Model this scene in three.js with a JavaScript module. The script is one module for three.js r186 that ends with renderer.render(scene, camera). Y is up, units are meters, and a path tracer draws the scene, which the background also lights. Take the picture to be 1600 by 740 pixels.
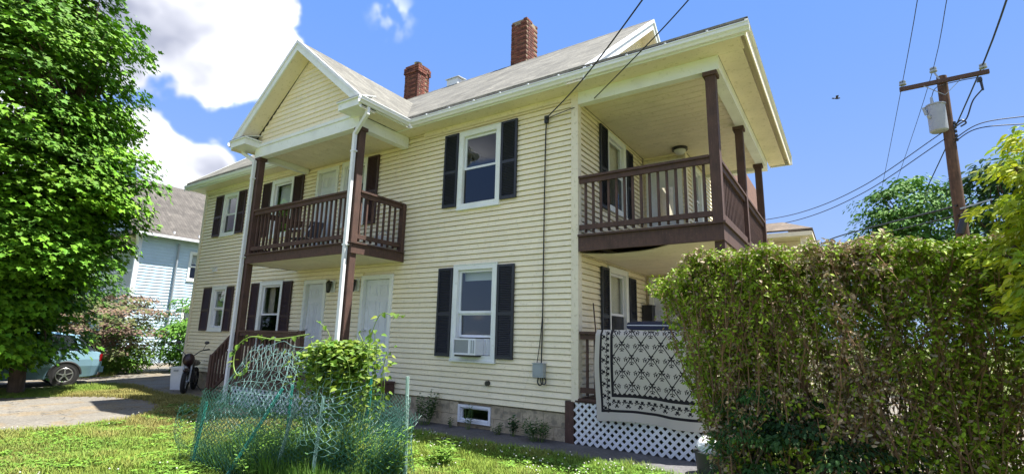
import * as THREE from 'three';
import { mergeGeometries } from 'three/addons/utils/BufferGeometryUtils.js';

// ---------- camera, sky, sun, exposure ----------
const scene = new THREE.Scene();
const camera = new THREE.PerspectiveCamera(50.24, 1600 / 740, 0.1, 2000);
camera.position.set(3.752, 1.643, 7.671);
camera.up.set(0.0878, 0.9808, 0.1743);
camera.lookAt(3.752 - 0.5428, 1.643 + 0.1942, 7.671 - 0.8171);

const renderer = new THREE.WebGLRenderer({ antialias: true });
renderer.toneMapping = THREE.LinearToneMapping;
renderer.toneMappingExposure = 3.2;
renderer.shadowMap.enabled = true;

let seed = 12345;
const rnd = () => { seed = (seed * 1664525 + 1013904223) >>> 0; return seed / 4294967296; };
const rr = (a, b) => a + (b - a) * rnd();
const gauss = () => (rnd() + rnd() + rnd() + rnd() - 2) * 0.87;
const lerp = (a, b, t) => a + (b - a) * t;
const clamp = (x, a = 0, b = 1) => Math.min(b, Math.max(a, x));
const smooth = (a, b, x) => { const t = clamp((x - a) / (b - a)); return t * t * (3 - 2 * t); };
const hash3 = (x, y, z) => { let h = (x * 374761393 + y * 668265263 + z * 2147483647 + 144269) | 0; h = Math.imul(h ^ (h >>> 13), 1274126177); return ((h ^ (h >>> 16)) >>> 0) / 4294967296; };
function noise3(x, y, z) {
  const xi = Math.floor(x), yi = Math.floor(y), zi = Math.floor(z);
  const f = t => t * t * t * (t * (t * 6 - 15) + 10), u = f(x - xi), v = f(y - yi), w = f(z - zi);
  const L = (a, b, t) => a + (b - a) * t;
  return L(L(L(hash3(xi, yi, zi), hash3(xi + 1, yi, zi), u), L(hash3(xi, yi + 1, zi), hash3(xi + 1, yi + 1, zi), u), v),
    L(L(hash3(xi, yi, zi + 1), hash3(xi + 1, yi, zi + 1), u), L(hash3(xi, yi + 1, zi + 1), hash3(xi + 1, yi + 1, zi + 1), u), v), w);
}
function fbm3(x, y, z, o = 4) { let s = 0, a = 0.5, t = 0; for (let i = 0; i < o; i++) { s += a * noise3(x, y, z); t += a; a *= 0.5; x = x * 2.03 + 7.1; y = y * 2.03 + 3.7; z = z * 2.03 + 1.3; } return s / t; }

const SUN = new THREE.Vector3(0.36, 1, -0.19).normalize();
{ // computed sky: blue air that pales to the horizon, cumulus in view, fill clouds added outside it
  const W = 2048, H = 1024, data = new Float32Array(W * H * 4);
  const K = 1 / 2.9;
  const puffs = [ // cumulus heaps: direction, angular radius
    [-0.81, 0.475, -0.345, 0.125], [-0.862, 0.462, -0.235, 0.14], [-0.783, 0.472, -0.405, 0.085], [-0.835, 0.412, -0.366, 0.075], [-0.80, 0.55, -0.29, 0.14], [-0.90, 0.42, -0.12, 0.13],
    [-0.905, 0.262, -0.345, 0.07], [-0.877, 0.272, -0.397, 0.058], [-0.915, 0.285, -0.298, 0.07], [-0.91, 0.19, -0.37, 0.10], [-0.96, 0.23, -0.2, 0.12], [-0.86, 0.20, -0.44, 0.08]];
  for (let j = 0; j < H; j++) for (let i = 0; i < W; i++) {
    const el = (0.5 - (H - 1 - j + 0.5) / H) * Math.PI, az = ((i + 0.5) / W - 0.5) * 2 * Math.PI;
    const y = Math.sin(el), x = Math.cos(el) * Math.cos(az), z = Math.cos(el) * Math.sin(az);
    const e = Math.max(y, 0), h = Math.exp(-e * 2.9), s = Math.max(0, x * SUN.x + y * SUN.y + z * SUN.z), g = Math.pow(s, 6) * 0.10;
    let r = 0.10 + 0.40 * h + g, gg = 0.305 + 0.36 * h + g, b = 0.90 + 0.06 * h + g * 0.5;
    if (y < 0) { r = 0.30; gg = 0.31; b = 0.26; }
    // clouds
    if (y > 0.0) {
      const wx = fbm3(x * 5, y * 5, z * 5, 3) - 0.5, wz = fbm3(x * 5 + 9, y * 5, z * 5 + 4, 3) - 0.5;
      let m = -1;
      for (const [a, b2, c, rad] of puffs) { const d = Math.hypot(x - a, (y - b2) * 1.15, z - c) / rad; m = Math.max(m, 1.0 - d); }
      const inView = smooth(0.15, 0.5, x * -0.543 + y * 0.194 + z * -0.817);         // the part of the sky the photograph shows
      const q = 1 / (y + 0.32);
      const field = (fbm3(x * q * 2.1 + 3, 5, z * q * 2.1 + 8, 5) - 0.5) * 3.2 + 0.02;                     // unseen cloud field, added to brighten the shaded front wall
      const n = fbm3(x * 13 + wx * 3, y * 15, z * 13 + wz * 3, 6) - 0.5;
      let dens = Math.max(m * 1.25 - 0.13 + n * 1.5, lerp(field + n * 0.5, -1, inView));
      // one thin shred of cloud near the top of the view
      const wd = Math.hypot((x + 0.63) * 1.0, (y - 0.555) * 1.0, z + 0.545);
      const wisp = clamp(1 - wd / 0.05) * smooth(0.45, 0.75, fbm3(x * 40, y * 24, z * 40, 4)) * 0.75;
      const a = Math.max(smooth(0.0, 0.26, dens), wisp);
      if (a > 0) {
        const up = fbm3(x * 7 + wx * 2, y * 9 + 0.5, z * 7, 4), body = smooth(0.1, 1.1, dens);
        const sh = clamp(0.42 + (up - 0.5) * 1.9 + (0.55 - body) * 0.35);
        const c = [lerp(0.42, 1.7, sh), lerp(0.45, 1.7, sh), lerp(0.58, 1.74, sh)], t = a * 0.98;
        r = lerp(r, c[0], t); gg = lerp(gg, c[1], t); b = lerp(b, c[2], t);
      }
    }
    const k = (j * W + i) * 4; data[k] = r * K; data[k + 1] = gg * K; data[k + 2] = b * K; data[k + 3] = 1;
  }
  const sky = new THREE.DataTexture(data, W, H, THREE.RGBAFormat, THREE.FloatType);
  sky.mapping = THREE.EquirectangularReflectionMapping; sky.magFilter = sky.minFilter = THREE.LinearFilter; sky.needsUpdate = true;
  scene.background = sky; scene.environment = sky;
}
const sun = new THREE.DirectionalLight(new THREE.Color(1, 0.965, 0.89), 4.2);
sun.position.copy(SUN).multiplyScalar(60); sun.target.position.set(-5, 0, 0);
sun.position.add(sun.target.position); sun.castShadow = true; sun.shadow.radius = 1;
sun.shadow.mapSize.set(4096, 4096); Object.assign(sun.shadow.camera, { left: -40, right: 40, top: 40, bottom: -40, near: 1, far: 160 });
scene.add(sun, sun.target);

// ---------- textures and materials ----------
function tile(x, y, p, s = 0) { // periodic value noise, p cells per tile
  const xi = Math.floor(x), yi = Math.floor(y), f = t => t * t * (3 - 2 * t), u = f(x - xi), v = f(y - yi), m = (a) => ((a % p) + p) % p;
  const h = (a, b) => hash3(m(a), m(b), s + p * 7);
  return lerp(lerp(h(xi, yi), h(xi + 1, yi), u), lerp(h(xi, yi + 1), h(xi + 1, yi + 1), u), v);
}
function tfbm(u, v, p, o = 4, s = 0) { let r = 0, a = 0.5, t = 0; for (let i = 0; i < o; i++) { r += a * tile(u * p, v * p, p, s + i * 13); t += a; a *= 0.55; p *= 2; } return r / t; }
function tex(N, metres, fn, data = false) {
  const d = new Uint8Array(N * N * 4);
  for (let j = 0; j < N; j++) for (let i = 0; i < N; i++) { const c = fn((i + 0.5) / N, (j + 0.5) / N), k = (j * N + i) * 4; d[k] = clamp(c[0]) * 255; d[k + 1] = clamp(c[1]) * 255; d[k + 2] = clamp(c[2]) * 255; d[k + 3] = 255; }
  const t = new THREE.DataTexture(d, N, N); t.wrapS = t.wrapT = THREE.RepeatWrapping; t.magFilter = THREE.LinearFilter; t.minFilter = THREE.LinearMipmapLinearFilter;
  if (!data) t.colorSpace = THREE.SRGBColorSpace; t.repeat.set(1 / metres, 1 / metres); t.needsUpdate = true; return t;
}
const mul = (c, k) => [c[0] * k, c[1] * k, c[2] * k];
const mix = (a, b, t) => [lerp(a[0], b[0], t), lerp(a[1], b[1], t), lerp(a[2], b[2], t)];
const std = o => new THREE.MeshStandardMaterial(o);
const T = {
  siding: tex(512, 2.3, (u, v) => { const g = tfbm(u, v, 5, 5), s = tfbm(u * 1, v * 0.25, 48, 2, 3), d = tfbm(u, v, 60, 2, 9); return mix(mul([0.955, 0.91, 0.795], 0.94 + 0.07 * g + 0.03 * s), [0.70, 0.66, 0.52], smooth(0.70, 0.85, d) * 0.22 + smooth(0.62, 0.8, g) * 0.10); }),
  trim: tex(256, 1.7, (u, v) => { const g = tfbm(u, v, 6, 5), d = tfbm(u, v, 40, 3, 5); return mix(mul([0.93, 0.94, 0.93], 0.93 + 0.08 * g), [0.60, 0.60, 0.52], smooth(0.66, 0.84, d) * 0.16); }),
  cream: tex(256, 1.7, (u, v) => { const g = tfbm(u, v, 6, 5), d = tfbm(u, v, 44, 3, 5); return mix(mul([0.93, 0.885, 0.79], 0.93 + 0.08 * g), [0.62, 0.57, 0.42], smooth(0.64, 0.84, d) * 0.30); }),
  wood: tex(512, 0.9, (u, v) => { const g = tfbm(u, v, 6, 5), l = tfbm(u * 1, v * 0.12, 64, 3, 2), w = tfbm(u, v, 30, 3, 8); return mix(mul([0.30, 0.215, 0.185], 0.72 + 0.3 * g + 0.32 * l), [0.44, 0.35, 0.30], smooth(0.66, 0.86, w) * 0.5); }),
  shingle: tex(1024, 4, (u, v) => {
    const row = Math.floor(v * 28), off = hash3(row, 3, 1), tab = Math.floor(((u + off) % 1) * 13 + (row % 2) * 0.5), t = hash3(tab, row, 7), ed = smooth(0.80, 0.99, (v * 28) % 1), g = tfbm(u, v, 4, 4), f = tfbm(u, v, 128, 2, 4);
    const st = tfbm(u, v * 0.3, 20, 3, 6); return mul([0.465, 0.455, 0.42], 0.82 + 0.18 * t + 0.2 * (g - 0.5) + 0.26 * (f - 0.5) + 0.2 * (st - 0.5) - 0.2 * ed);
  }),
  shingleB: tex(512, 4, (u, v) => { const row = Math.floor(v * 28), off = hash3(row, 3, 1), tab = Math.floor(((u + off) % 1) * 13), t = hash3(tab, row, 7), ed = smooth(0.78, 0.99, (v * 28) % 1), g = tfbm(u, v, 4, 4); return [0, 0, 0].map(() => 0.5 + 0.25 * t - 0.35 * ed + 0.2 * g); }, true),
  concrete: tex(512, 1.6, (u, v) => { const g = tfbm(u, v, 5, 6), f = tfbm(u, v, 80, 2, 4), s = tfbm(u, v, 14, 3, 5); return mix(mul([0.76, 0.70, 0.60], 0.80 + 0.24 * g + 0.14 * (f - 0.5)), [0.40, 0.38, 0.33], smooth(0.56, 0.78, s) * 0.5); }),
  asphalt: tex(1024, 3.2, (u, v) => { const g = tfbm(u, v, 4, 6), f = tfbm(u, v, 150, 2, 4), s = tfbm(u, v, 9, 4, 6), cr = Math.abs(tfbm(u, v, 5, 4, 31) - 0.5); return mul(mix([0.47, 0.45, 0.415], [0.49, 0.44, 0.36], smooth(0.45, 0.7, s)), 0.82 + 0.25 * g + 0.38 * (f - 0.5) - 0.35 * smooth(0.012, 0.0, cr)); }),
  tar: tex(512, 2.2, (u, v) => { const g = tfbm(u, v, 4, 6), f = tfbm(u, v, 120, 2, 4); return mul([0.36, 0.355, 0.36], 0.75 + 0.4 * g + 0.4 * (f - 0.5)); }),
  soil: tex(1024, 6, (u, v) => { const g = tfbm(u, v, 5, 6), f = tfbm(u, v, 120, 3, 4), p = tfbm(u, v, 3, 3, 17); return mix(mix([0.30, 0.36, 0.16], [0.39, 0.42, 0.21], g), [0.47, 0.40, 0.28], smooth(0.58, 0.75, p) * 0.8).map(c => c * (0.7 + 0.6 * f)); }),
  bark: tex(256, 1.0, (u, v) => { const l = tfbm(u, v * 0.2, 20, 4), g = tfbm(u, v, 6, 4, 3); return mul([0.36, 0.30, 0.25], 0.5 + 0.6 * l + 0.3 * g); }),
  brick: tex(256, 0.8, (u, v) => { const g = tfbm(u, v, 8, 5), f = tfbm(u, v, 50, 2, 3); return mix(mul([0.50, 0.285, 0.225], 0.66 + 0.5 * g), [0.46, 0.38, 0.34], smooth(0.6, 0.8, f) * 0.5); }),
  white: tex(256, 1.4, (u, v) => { const g = tfbm(u, v, 6, 5), d = tfbm(u, v, 36, 3, 5); return mix(mul([0.90, 0.91, 0.93], 0.93 + 0.09 * g), [0.55, 0.54, 0.50], smooth(0.62, 0.84, d) * 0.12); }),
};
const M = {
  siding: std({ map: T.siding, roughness: 0.55 }), siding2: std({ map: T.siding, color: new THREE.Color(0.955, 0.955, 0.945), roughness: 0.6 }), siding3: std({ map: T.siding, color: new THREE.Color(0.985, 0.97, 0.94), roughness: 0.5 }), trim: std({ map: T.trim, roughness: 0.5 }), cream: std({ map: T.cream, roughness: 0.6 }),
  gutter: std({ map: T.trim, color: new THREE.Color(1.0, 0.98, 1.03), roughness: 0.35 }),
  wood: std({ map: T.wood, roughness: 0.75, bumpMap: T.wood, bumpScale: 0.002 }),
  roof: std({ map: T.shingle, roughness: 0.95, bumpMap: T.shingleB, bumpScale: 0.006 }),
  navy: std({ color: new THREE.Color(0.020, 0.023, 0.034), roughness: 0.5 }), maroon: std({ color: new THREE.Color(0.052, 0.026, 0.030), roughness: 0.55 }),
  concrete: std({ map: T.concrete, roughness: 0.95, bumpMap: T.concrete, bumpScale: 0.008 }),
  asphalt: std({ map: T.asphalt, roughness: 0.95, bumpMap: T.asphalt, bumpScale: 0.006 }), tar: std({ map: T.tar, roughness: 0.9, bumpMap: T.tar, bumpScale: 0.006 }),
  soil: std({ map: T.soil, roughness: 1 }), bark: std({ map: T.bark, roughness: 0.95, bumpMap: T.bark, bumpScale: 0.01 }),
  brick: std({ map: T.brick, roughness: 0.9 }), mortar: std({ map: T.concrete, color: new THREE.Color(0.7, 0.66, 0.62), roughness: 1 }),
  white: std({ map: T.white, roughness: 0.45 }), door: std({ map: T.white, color: new THREE.Color(0.95, 0.96, 0.98), roughness: 0.4 }),
  glass: new THREE.MeshPhysicalMaterial({ color: new THREE.Color(0.92, 0.95, 0.96), roughness: 0.02, transmission: 1, thickness: 0, ior: 1.52 }),
  screen: new THREE.MeshPhysicalMaterial({ color: new THREE.Color(0.16, 0.18, 0.22), roughness: 0.04, transmission: 1, thickness: 0, ior: 1.6 }),
  dark: std({ color: new THREE.Color(0.012, 0.012, 0.013), roughness: 0.6 }), black: std({ color: new THREE.Color(0.018, 0.018, 0.019), roughness: 0.35 }),
  inner: std({ color: new THREE.Color(0.18, 0.16, 0.14), roughness: 0.9 }), blind: std({ color: new THREE.Color(0.62, 0.62, 0.60), roughness: 0.8 }), curtain: std({ color: new THREE.Color(0.50, 0.42, 0.33), roughness: 0.95 }),
  grey: std({ color: new THREE.Color(0.33, 0.36, 0.39), roughness: 0.4, metalness: 0.2 }), metal: std({ color: new THREE.Color(0.6, 0.6, 0.6), roughness: 0.3, metalness: 0.9 }),
  wire: std({ color: new THREE.Color(0.02, 0.02, 0.022), roughness: 0.6 }),
};

// ---------- helpers ----------
const V = (x, y, z) => new THREE.Vector3(x, y, z);
const taken = new Map();
function numbered(n) { const k = taken.get(n) || 0; taken.set(n, k + 1); return k ? `${n}_${String(k).padStart(3, '0')}` : n; }
function boxUV(g) { // uv in metres from the dominant direction of each face
  const p = g.attributes.position, n = g.attributes.normal, uv = new Float32Array(p.count * 2);
  for (let i = 0; i < p.count; i++) {
    const ax = Math.abs(n.getX(i)), ay = Math.abs(n.getY(i)), az = Math.abs(n.getZ(i)), x = p.getX(i), y = p.getY(i), z = p.getZ(i);
    if (ax > ay && ax > az) { uv[2 * i] = z; uv[2 * i + 1] = y; } else if (ay > az) { uv[2 * i] = x; uv[2 * i + 1] = z; } else { uv[2 * i] = x; uv[2 * i + 1] = y; }
  }
  g.setAttribute('uv', new THREE.BufferAttribute(uv, 2)); return g;
}
function B(x0, x1, y0, y1, z0, z1) { const g = new THREE.BoxGeometry(x1 - x0, y1 - y0, z1 - z0).toNonIndexed(); g.translate((x0 + x1) / 2, (y0 + y1) / 2, (z0 + z1) / 2); return g; }
function bar(p, q, w, h, up = V(0, 1, 0)) { // box from p to q, w wide and h high
  const d = q.clone().sub(p), L = d.length(), z = d.clone().normalize(), x = new THREE.Vector3().crossVectors(up, z).normalize(), y = new THREE.Vector3().crossVectors(z, x);
  const g = new THREE.BoxGeometry(w, h, L).toNonIndexed(), m = new THREE.Matrix4().makeBasis(x, y, z); m.setPosition(p.clone().add(q).multiplyScalar(0.5)); g.applyMatrix4(m); return g;
}
function tube(pts, r, seg = 16, rad = 6) { return new THREE.TubeGeometry(new THREE.CatmullRomCurve3(pts), seg, r, rad).toNonIndexed(); }
function cyl(p, q, r0, r1 = r0, n = 12) {
  const d = q.clone().sub(p), L = d.length(), g = new THREE.CylinderGeometry(r1, r0, L, n).toNonIndexed();
  g.applyQuaternion(new THREE.Quaternion().setFromUnitVectors(V(0, 1, 0), d.normalize())); const c = p.clone().add(q).multiplyScalar(0.5); g.translate(c.x, c.y, c.z); return g;
}
function poly(pts, off) { // slab: planar polygon pts plus its copy moved by off
  const pos = [], n = pts.length, lo = pts.map(p => p.clone().add(off)), t = (a, b, c) => pos.push(...a.toArray(), ...b.toArray(), ...c.toArray());
  for (let i = 1; i < n - 1; i++) { t(pts[0], pts[i], pts[i + 1]); t(lo[0], lo[i + 1], lo[i]); }
  for (let i = 0; i < n; i++) { const j = (i + 1) % n; t(pts[i], lo[i], lo[j]); t(pts[i], lo[j], pts[j]); }
  const g = new THREE.BufferGeometry(); g.setAttribute('position', new THREE.Float32BufferAttribute(pos, 3)); g.computeVertexNormals();
  g.setAttribute('uv', new THREE.Float32BufferAttribute(new Float32Array(pos.length / 3 * 2), 2)); return g;
}
function join(gs) {
  gs = [].concat(gs).map(g => { g = g.index ? g.toNonIndexed() : g; for (const k of Object.keys(g.attributes)) if (!['position', 'normal', 'uv'].includes(k)) g.deleteAttribute(k); return g; });
  return gs.length > 1 ? mergeGeometries(gs) : gs[0];
}
function part(name, gs, mat, parent, label) { const m = new THREE.Mesh(boxUV(join(gs)), mat); m.name = name; parent.add(m); if (label) m.userData.label = label; return m; }
function grp(name, parent, pos = [0, 0, 0], ry = 0) { const g = new THREE.Group(); g.name = name; g.position.set(...pos); g.rotation.y = ry; parent.add(g); return g; }
function thing(name, label, category, pos = [0, 0, 0], ry = 0, group) { const g = grp(numbered(name), scene, pos, ry); g.userData = { label, category }; if (group) g.userData.group = group; return g; }
function single(name, gs, mat, label, category, group) { const m = part(numbered(name), gs, mat, scene); m.userData = { label, category }; if (group) m.userData.group = group; return m; }
function struct(name, gs, mat) { const m = part(name, gs, mat, scene); m.userData.kind = 'structure'; return m; }
const stuff = m => { m.userData.kind = 'stuff'; return m; };

// ---------- ground ----------
function sheet(pts, y) { const s = new THREE.Shape(pts.map(([x, z]) => new THREE.Vector2(x, -z))); const g = new THREE.ShapeGeometry(s); g.rotateX(-Math.PI / 2); g.translate(0, y, 0); return g; }
const DRIVE = [[-7.3, 12], [-7.25, 5.1], [-7.0, 4.5], [-7.15, 3.7], [-7.6, 3.15], [-8.1, 2.6], [-8.9, 2.2], [-10.2, 2.05], [-11.4, 2.4], [-12.2, 3.2], [-12.7, 4.2], [-12.9, 12]];
const SIDE = [[-9.6, -0.6], [-9.3, 0.2], [-9.2, 1.2], [-10.6, 1.35], [-12.4, 1.25], [-13.9, 0.95], [-14.4, 1.4], [-14.2, 6.5], [-17.6, 6.5], [-17.6, 0.2], [-20, -0.8], [-26, -2.2], [-27, -5.5], [-19.5, -3.6], [-13.4, -3.6], [-13.4, -0.6]];
const PATH = [[-4.05, -0.1], [-4.2, 0.75], [-3.0, 0.95], [-1.6, 1.05], [-0.4, 1.0], [0.6, 0.98], [1.6, 0.95], [2.9, 1.2], [3.2, 0.2], [3.2, -0.3], [2.3, -0.3]];
const inside = (P, x, z) => { let c = false; for (let i = 0, j = P.length - 1; i < P.length; j = i++) { const [a, b] = P[i], [d, e] = P[j]; if ((b > z) !== (e > z) && x < (d - a) * (z - b) / (e - b) + a) c = !c; } return c; };
{
  const g = new THREE.CircleGeometry(600, 64); g.rotateX(-Math.PI / 2); struct('ground', g, M.soil);
  struct('neighbour_driveway', sheet([[3.4, 1.0], [9.5, 1.4], [9.5, -14], [4.2, -14]], 0.006), M.asphalt);
  struct('driveway', sheet(DRIVE, 0.006), M.asphalt); struct('side_driveway', sheet(SIDE, 0.006), M.asphalt); struct('path', sheet(PATH, 0.006), M.tar);
}
// ---------- the yellow house ----------
const house = thing('house', 'two-storey cream clapboard house with brown balconies and grey shingle roof', 'house');
const EXPO = 0.1016;
function cut(x0, x1, y0, y1, openings) { // free intervals of a course between openings
  let iv = [[x0, x1]];
  for (const [a, b, c, d] of openings) if (c < y1 - 0.01 && d > y0 + 0.01) iv = iv.flatMap(([p, q]) => b <= p || a >= q ? [[p, q]] : [[p, a], [b, q]].filter(([s, t]) => t - s > 0.01));
  return iv;
}
function board(x0, x1, y, h, lip = 0.017) { const g = B(x0, x1, y + 0.0155, y + h, -0.040, lip), p = g.attributes.position; for (let i = 0; i < p.count; i++) if (p.getY(i) > y + h - 0.001 && p.getZ(i) > 0) p.setZ(i, -0.004); g.computeVertexNormals(); return g; }
function clapboards(parent, x0, x1, y0, y1, openings = [], side = null, mat = M.siding, expo = EXPO, single = () => false) {
  const rest = [];
  const n = Math.floor((y1 - y0) / expo + 0.001), gap = 0.0016;
  for (let k = 0; k <= n; k++) {
    const y = y0 + k * expo, h = Math.min(expo, y1 - y); if (h < 0.02) continue;
    let a = x0, b = x1; if (side) [a, b] = side(y + h * 0.5); if (b - a < 0.05) continue;
    let iv = cut(a, b, y, y + h, openings);
    if (b - a > 5) iv = iv.flatMap(([p, q]) => { const c = -12 + ((k * 3.7) % 3.66), out = []; let s = p; for (let t = c; t < q; t += 3.66) if (t > s + 0.4 && t < q - 0.4) { out.push([s, t - gap]); s = t + gap; } out.push([s, q]); return out; });
    for (const [p, q] of iv) single((p + q) / 2) ? part('clapboard', board(p, q, y + rr(-0.0012, 0.0012), h, 0.017 + rr(-0.003, 0.003)), mat === M.siding ? [M.siding, M.siding2, M.siding3][Math.floor(rnd() * 3)] : mat, parent) : rest.push(board(p, q, y, h));
  }
  if (rest.length) stuff(part('clapboards', rest, mat, parent));
}
function wallCore(x0, x1, y0, y1, z0, z1, openings) { // solid wall with holes
  const xs = [...new Set([x0, x1, ...openings.flatMap(o => [o[0], o[1]])])].sort((a, b) => a - b).filter(x => x >= x0 && x <= x1), out = [];
  for (let i = 0; i < xs.length - 1; i++) { const m = (xs[i] + xs[i + 1]) / 2; let iv = [[y0, y1]]; for (const [a, b, c, d] of openings) if (a < m && b > m) iv = iv.flatMap(([p, q]) => d <= p || c >= q ? [[p, q]] : [[p, c], [d, q]].filter(([s, t]) => t > s)); for (const [p, q] of iv) out.push(B(xs[i], xs[i + 1], p, q, z0, z1)); }
  return out;
}
const ring = (x0, x1, y0, y1, w, z0, z1, wb = w, wt = w) => [B(x0, x0 + w, y0, y1, z0, z1), B(x1 - w, x1, y0, y1, z0, z1), B(x0 + w, x1 - w, y1 - wt, y1, z0, z1), B(x0 + w, x1 - w, y0, y0 + wb, z0, z1)];
function makeWindow(parent, [x0, x1, y0, y1], o = {}) { // local frame: x along the wall, z outward
  const g = grp('window', parent), c = o.casing ?? 0.095, mid = o.mid ?? (y0 + y1) / 2 - 0.01;
  part('casing', [...ring(x0, x1, y0, y1, c, -0.10, 0.034), B(x0 + 0.012, x1 - 0.012, y1 + 0.001, y1 + 0.014, 0, 0.046), B(x0 - 0.014, x0 - 0.001, y0, y1 + 0.014, 0, 0.046), B(x1 + 0.001, x1 + 0.014, y0, y1 + 0.014, 0, 0.046)], M.trim, g);
  part('sill', B(x0 - 0.02, x1 + 0.02, y0 - 0.035, y0 - 0.002, -0.02, 0.06), M.trim, g);
  const a = x0 + c + 0.004, b = x1 - c - 0.004, lo = y0 + c + 0.004, hi = y1 - c - 0.004;
  part('sash', ring(a, b, mid, hi, 0.045, -0.055, -0.022), M.white, g); 
  part('pane', B(a + 0.045, b - 0.045, mid + 0.045, hi - 0.045, -0.041, -0.037), M.glass, g);
  const l2 = o.raised ?? lo;
  part('sash', ring(a, b, l2, mid + 0.012, 0.045, -0.095, -0.060), M.white, g);
  part('pane', B(a + 0.045, b - 0.045, l2 + 0.045, mid - 0.033, -0.080, -0.076), M.glass, g);
  if (o.screen) part('insect_screen', B(a + 0.01, b - 0.01, lo, mid - 0.002, -0.034, -0.031), M.screen, g);
  if (o.blind) part('blind', B(a + 0.02, b - 0.02, lerp(hi, lo, o.blind), hi - 0.01, -0.19, -0.17), o.blindMat || M.blind, g);
  if (o.curtain) for (const [p, q] of [[a, lerp(a, b, 0.3)], [lerp(a, b, 0.72), b]]) { const f = []; const n = 6; for (let i = 0; i < n; i++) f.push(cyl(V(lerp(p, q, (i + 0.5) / n), lo, -0.22), V(lerp(p, q, (i + 0.5) / n), hi, -0.22), (q - p) / n * 0.62, (q - p) / n * 0.5, 6)); part('curtain', f, M.curtain, g); }
  return g;
}
function makeShutter(parent, [x0, x1, y0, y1], mat) {
  const g = grp('shutter', parent), m = lerp(y0, y1, 0.47), w = 0.045;
  part('frame', [...ring(x0, x1, y0, y1, w, 0.02, 0.055, 0.06), B(x0 + w, x1 - w, m - 0.03, m + 0.03, 0.02, 0.0535), B(x0 + w, x1 - w, y0 + 0.05, y1 - 0.04, 0.018, 0.030)], mat, g);
  const s = []; for (let y = y0 + 0.075; y < y1 - 0.06; y += 0.032) { if (Math.abs(y - m) < 0.045) continue; const b = B(-(x1 - x0) / 2 + w, (x1 - x0) / 2 - w, -0.014, 0.014, -0.004, 0.004); b.rotateX(-0.7); b.translate((x0 + x1) / 2, y, 0.040); s.push(b); }
  part('louvres', s, mat, g).userData.kind = 'stuff'; return g;
}
function makeDoor(parent, [x0, x1, y0, y1], o = {}) {
  const g = grp('door', parent), c = 0.09;
  part('frame', [B(x0, x0 + c, y0, y1, -0.10, 0.045), B(x1 - c, x1, y0, y1, -0.10, 0.045), B(x0 + c, x1 - c, y1 - c, y1, -0.10, 0.045)], M.trim, g);
  const a = x0 + c + 0.004, b = x1 - c - 0.004, h = y1 - c - 0.004, w = b - a, z = o.z ?? -0.05;
  if (o.glass) {
    const gx0 = a + 0.13, gx1 = b - 0.13, gy0 = o.glass[0], gy1 = o.glass[1];
    part('leaf', wallCore(a, b, y0 + 0.01, h, z - 0.04, z, [[gx0, gx1, gy0, gy1]]), M.door, g);
    part('moulding', ring(gx0 - 0.02, gx1 + 0.02, gy0 - 0.02, gy1 + 0.02, 0.028, z + 0.001, z + 0.016), M.door, g); part('pane', B(gx0, gx1, gy0, gy1, z - 0.022, z - 0.018), M.glass, g);
    part('kick_panel', ring(a + 0.1, b - 0.1, y0 + 0.15, gy0 - 0.14, 0.03, z + 0.001, z + 0.012), M.door, g);
  } else {
    part('leaf', B(a, b, y0 + 0.01, h, z - 0.04, z), M.door, g);
    const rows = [[0.06, 0.38], [0.43, 0.78], [0.83, 0.95]], hh = h - y0;
    for (const [p, q] of rows) for (const [s, t] of [[0.12, 0.46], [0.54, 0.88]]) part('panel', [...ring(a + w * s, a + w * t, y0 + hh * p, y0 + hh * q, 0.022, z + 0.001, z + 0.011), B(a + w * s + 0.045, a + w * t - 0.045, y0 + hh * p + 0.045, y0 + hh * q - 0.045, z + 0.001, z + 0.009)], M.door, g);
  }
  const hx = o.left ? a + 0.07 : b - 0.07; part('handle', [cyl(V(hx, y0 + 0.98, z), V(hx, y0 + 0.98, z + 0.05), 0.012), new THREE.SphereGeometry(0.03, 12, 8).toNonIndexed().translate(hx, y0 + 0.98, z + 0.06)], M.metal, g);
  part('threshold', B(x0, x1, y0 - 0.03, y0 + 0.005, -0.10, 0.07), M.grey, g); return g;
}
const front = grp('front_wall', house);
const WIN = [
  [[-2.67, -1.65, 1.20, 3.00], { mid: 2.07, raised: 1.62, blind: 0.12 }], [[-2.67, -1.65, 4.15, 5.78], { screen: true, mid: 4.97 }],
  [[-11.95, -11.17, 1.63, 2.90], { blind: 0.3, casing: 0.085 }], [[-11.97, -11.17, 4.44, 5.72], { screen: true, casing: 0.085 }],
  [[-9.45, -8.43, 1.20, 2.94], { curtain: true, screen: true }], [[-9.42, -8.43, 4.15, 5.77], { blind: 0.45 }], [[-6.42, -5.51, 4.15, 5.77], { blind: 0.3 }]];
const DOOR = [[[-7.42, -6.56, 3.39, 5.75], {}], [[-7.50, -6.64, 0.73, 2.90], { left: true }], [[-5.38, -4.38, 0.73, 2.92], { left: true }]];
const openings = [...WIN, ...DOOR].map(w => w[0]), BASE = [-2.47, -1.72, 0.085, 0.405];
part('wall_core', wallCore(-13.15, -0.04, 0.45, 6.0, -0.13, -0.036, openings), M.cream, front);
clapboards(front, -13.10, -0.105, 0.66, 6.0, openings, null, M.siding, EXPO, x => x > -4.4); // from the trim up
clapboards(front, -13.10, -0.22, 0.45, 0.655, [], null, M.siding, EXPO, x => x > -4.4);
part('corner_board', [B(-0.105, 0.026, 0.64, 6.02, -0.004, 0.028), B(-0.002, 0.026, 0.64, 6.0, -0.11, -0.0045)], M.cream, house);
part('corner_board', [B(-13.22, -13.10, 0.45, 6.02, -0.1, 0.028)], M.cream, house);
for (const [w, o] of WIN) makeWindow(house, w, o);
for (const [d, o] of DOOR) makeDoor(house, d, o);
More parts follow.
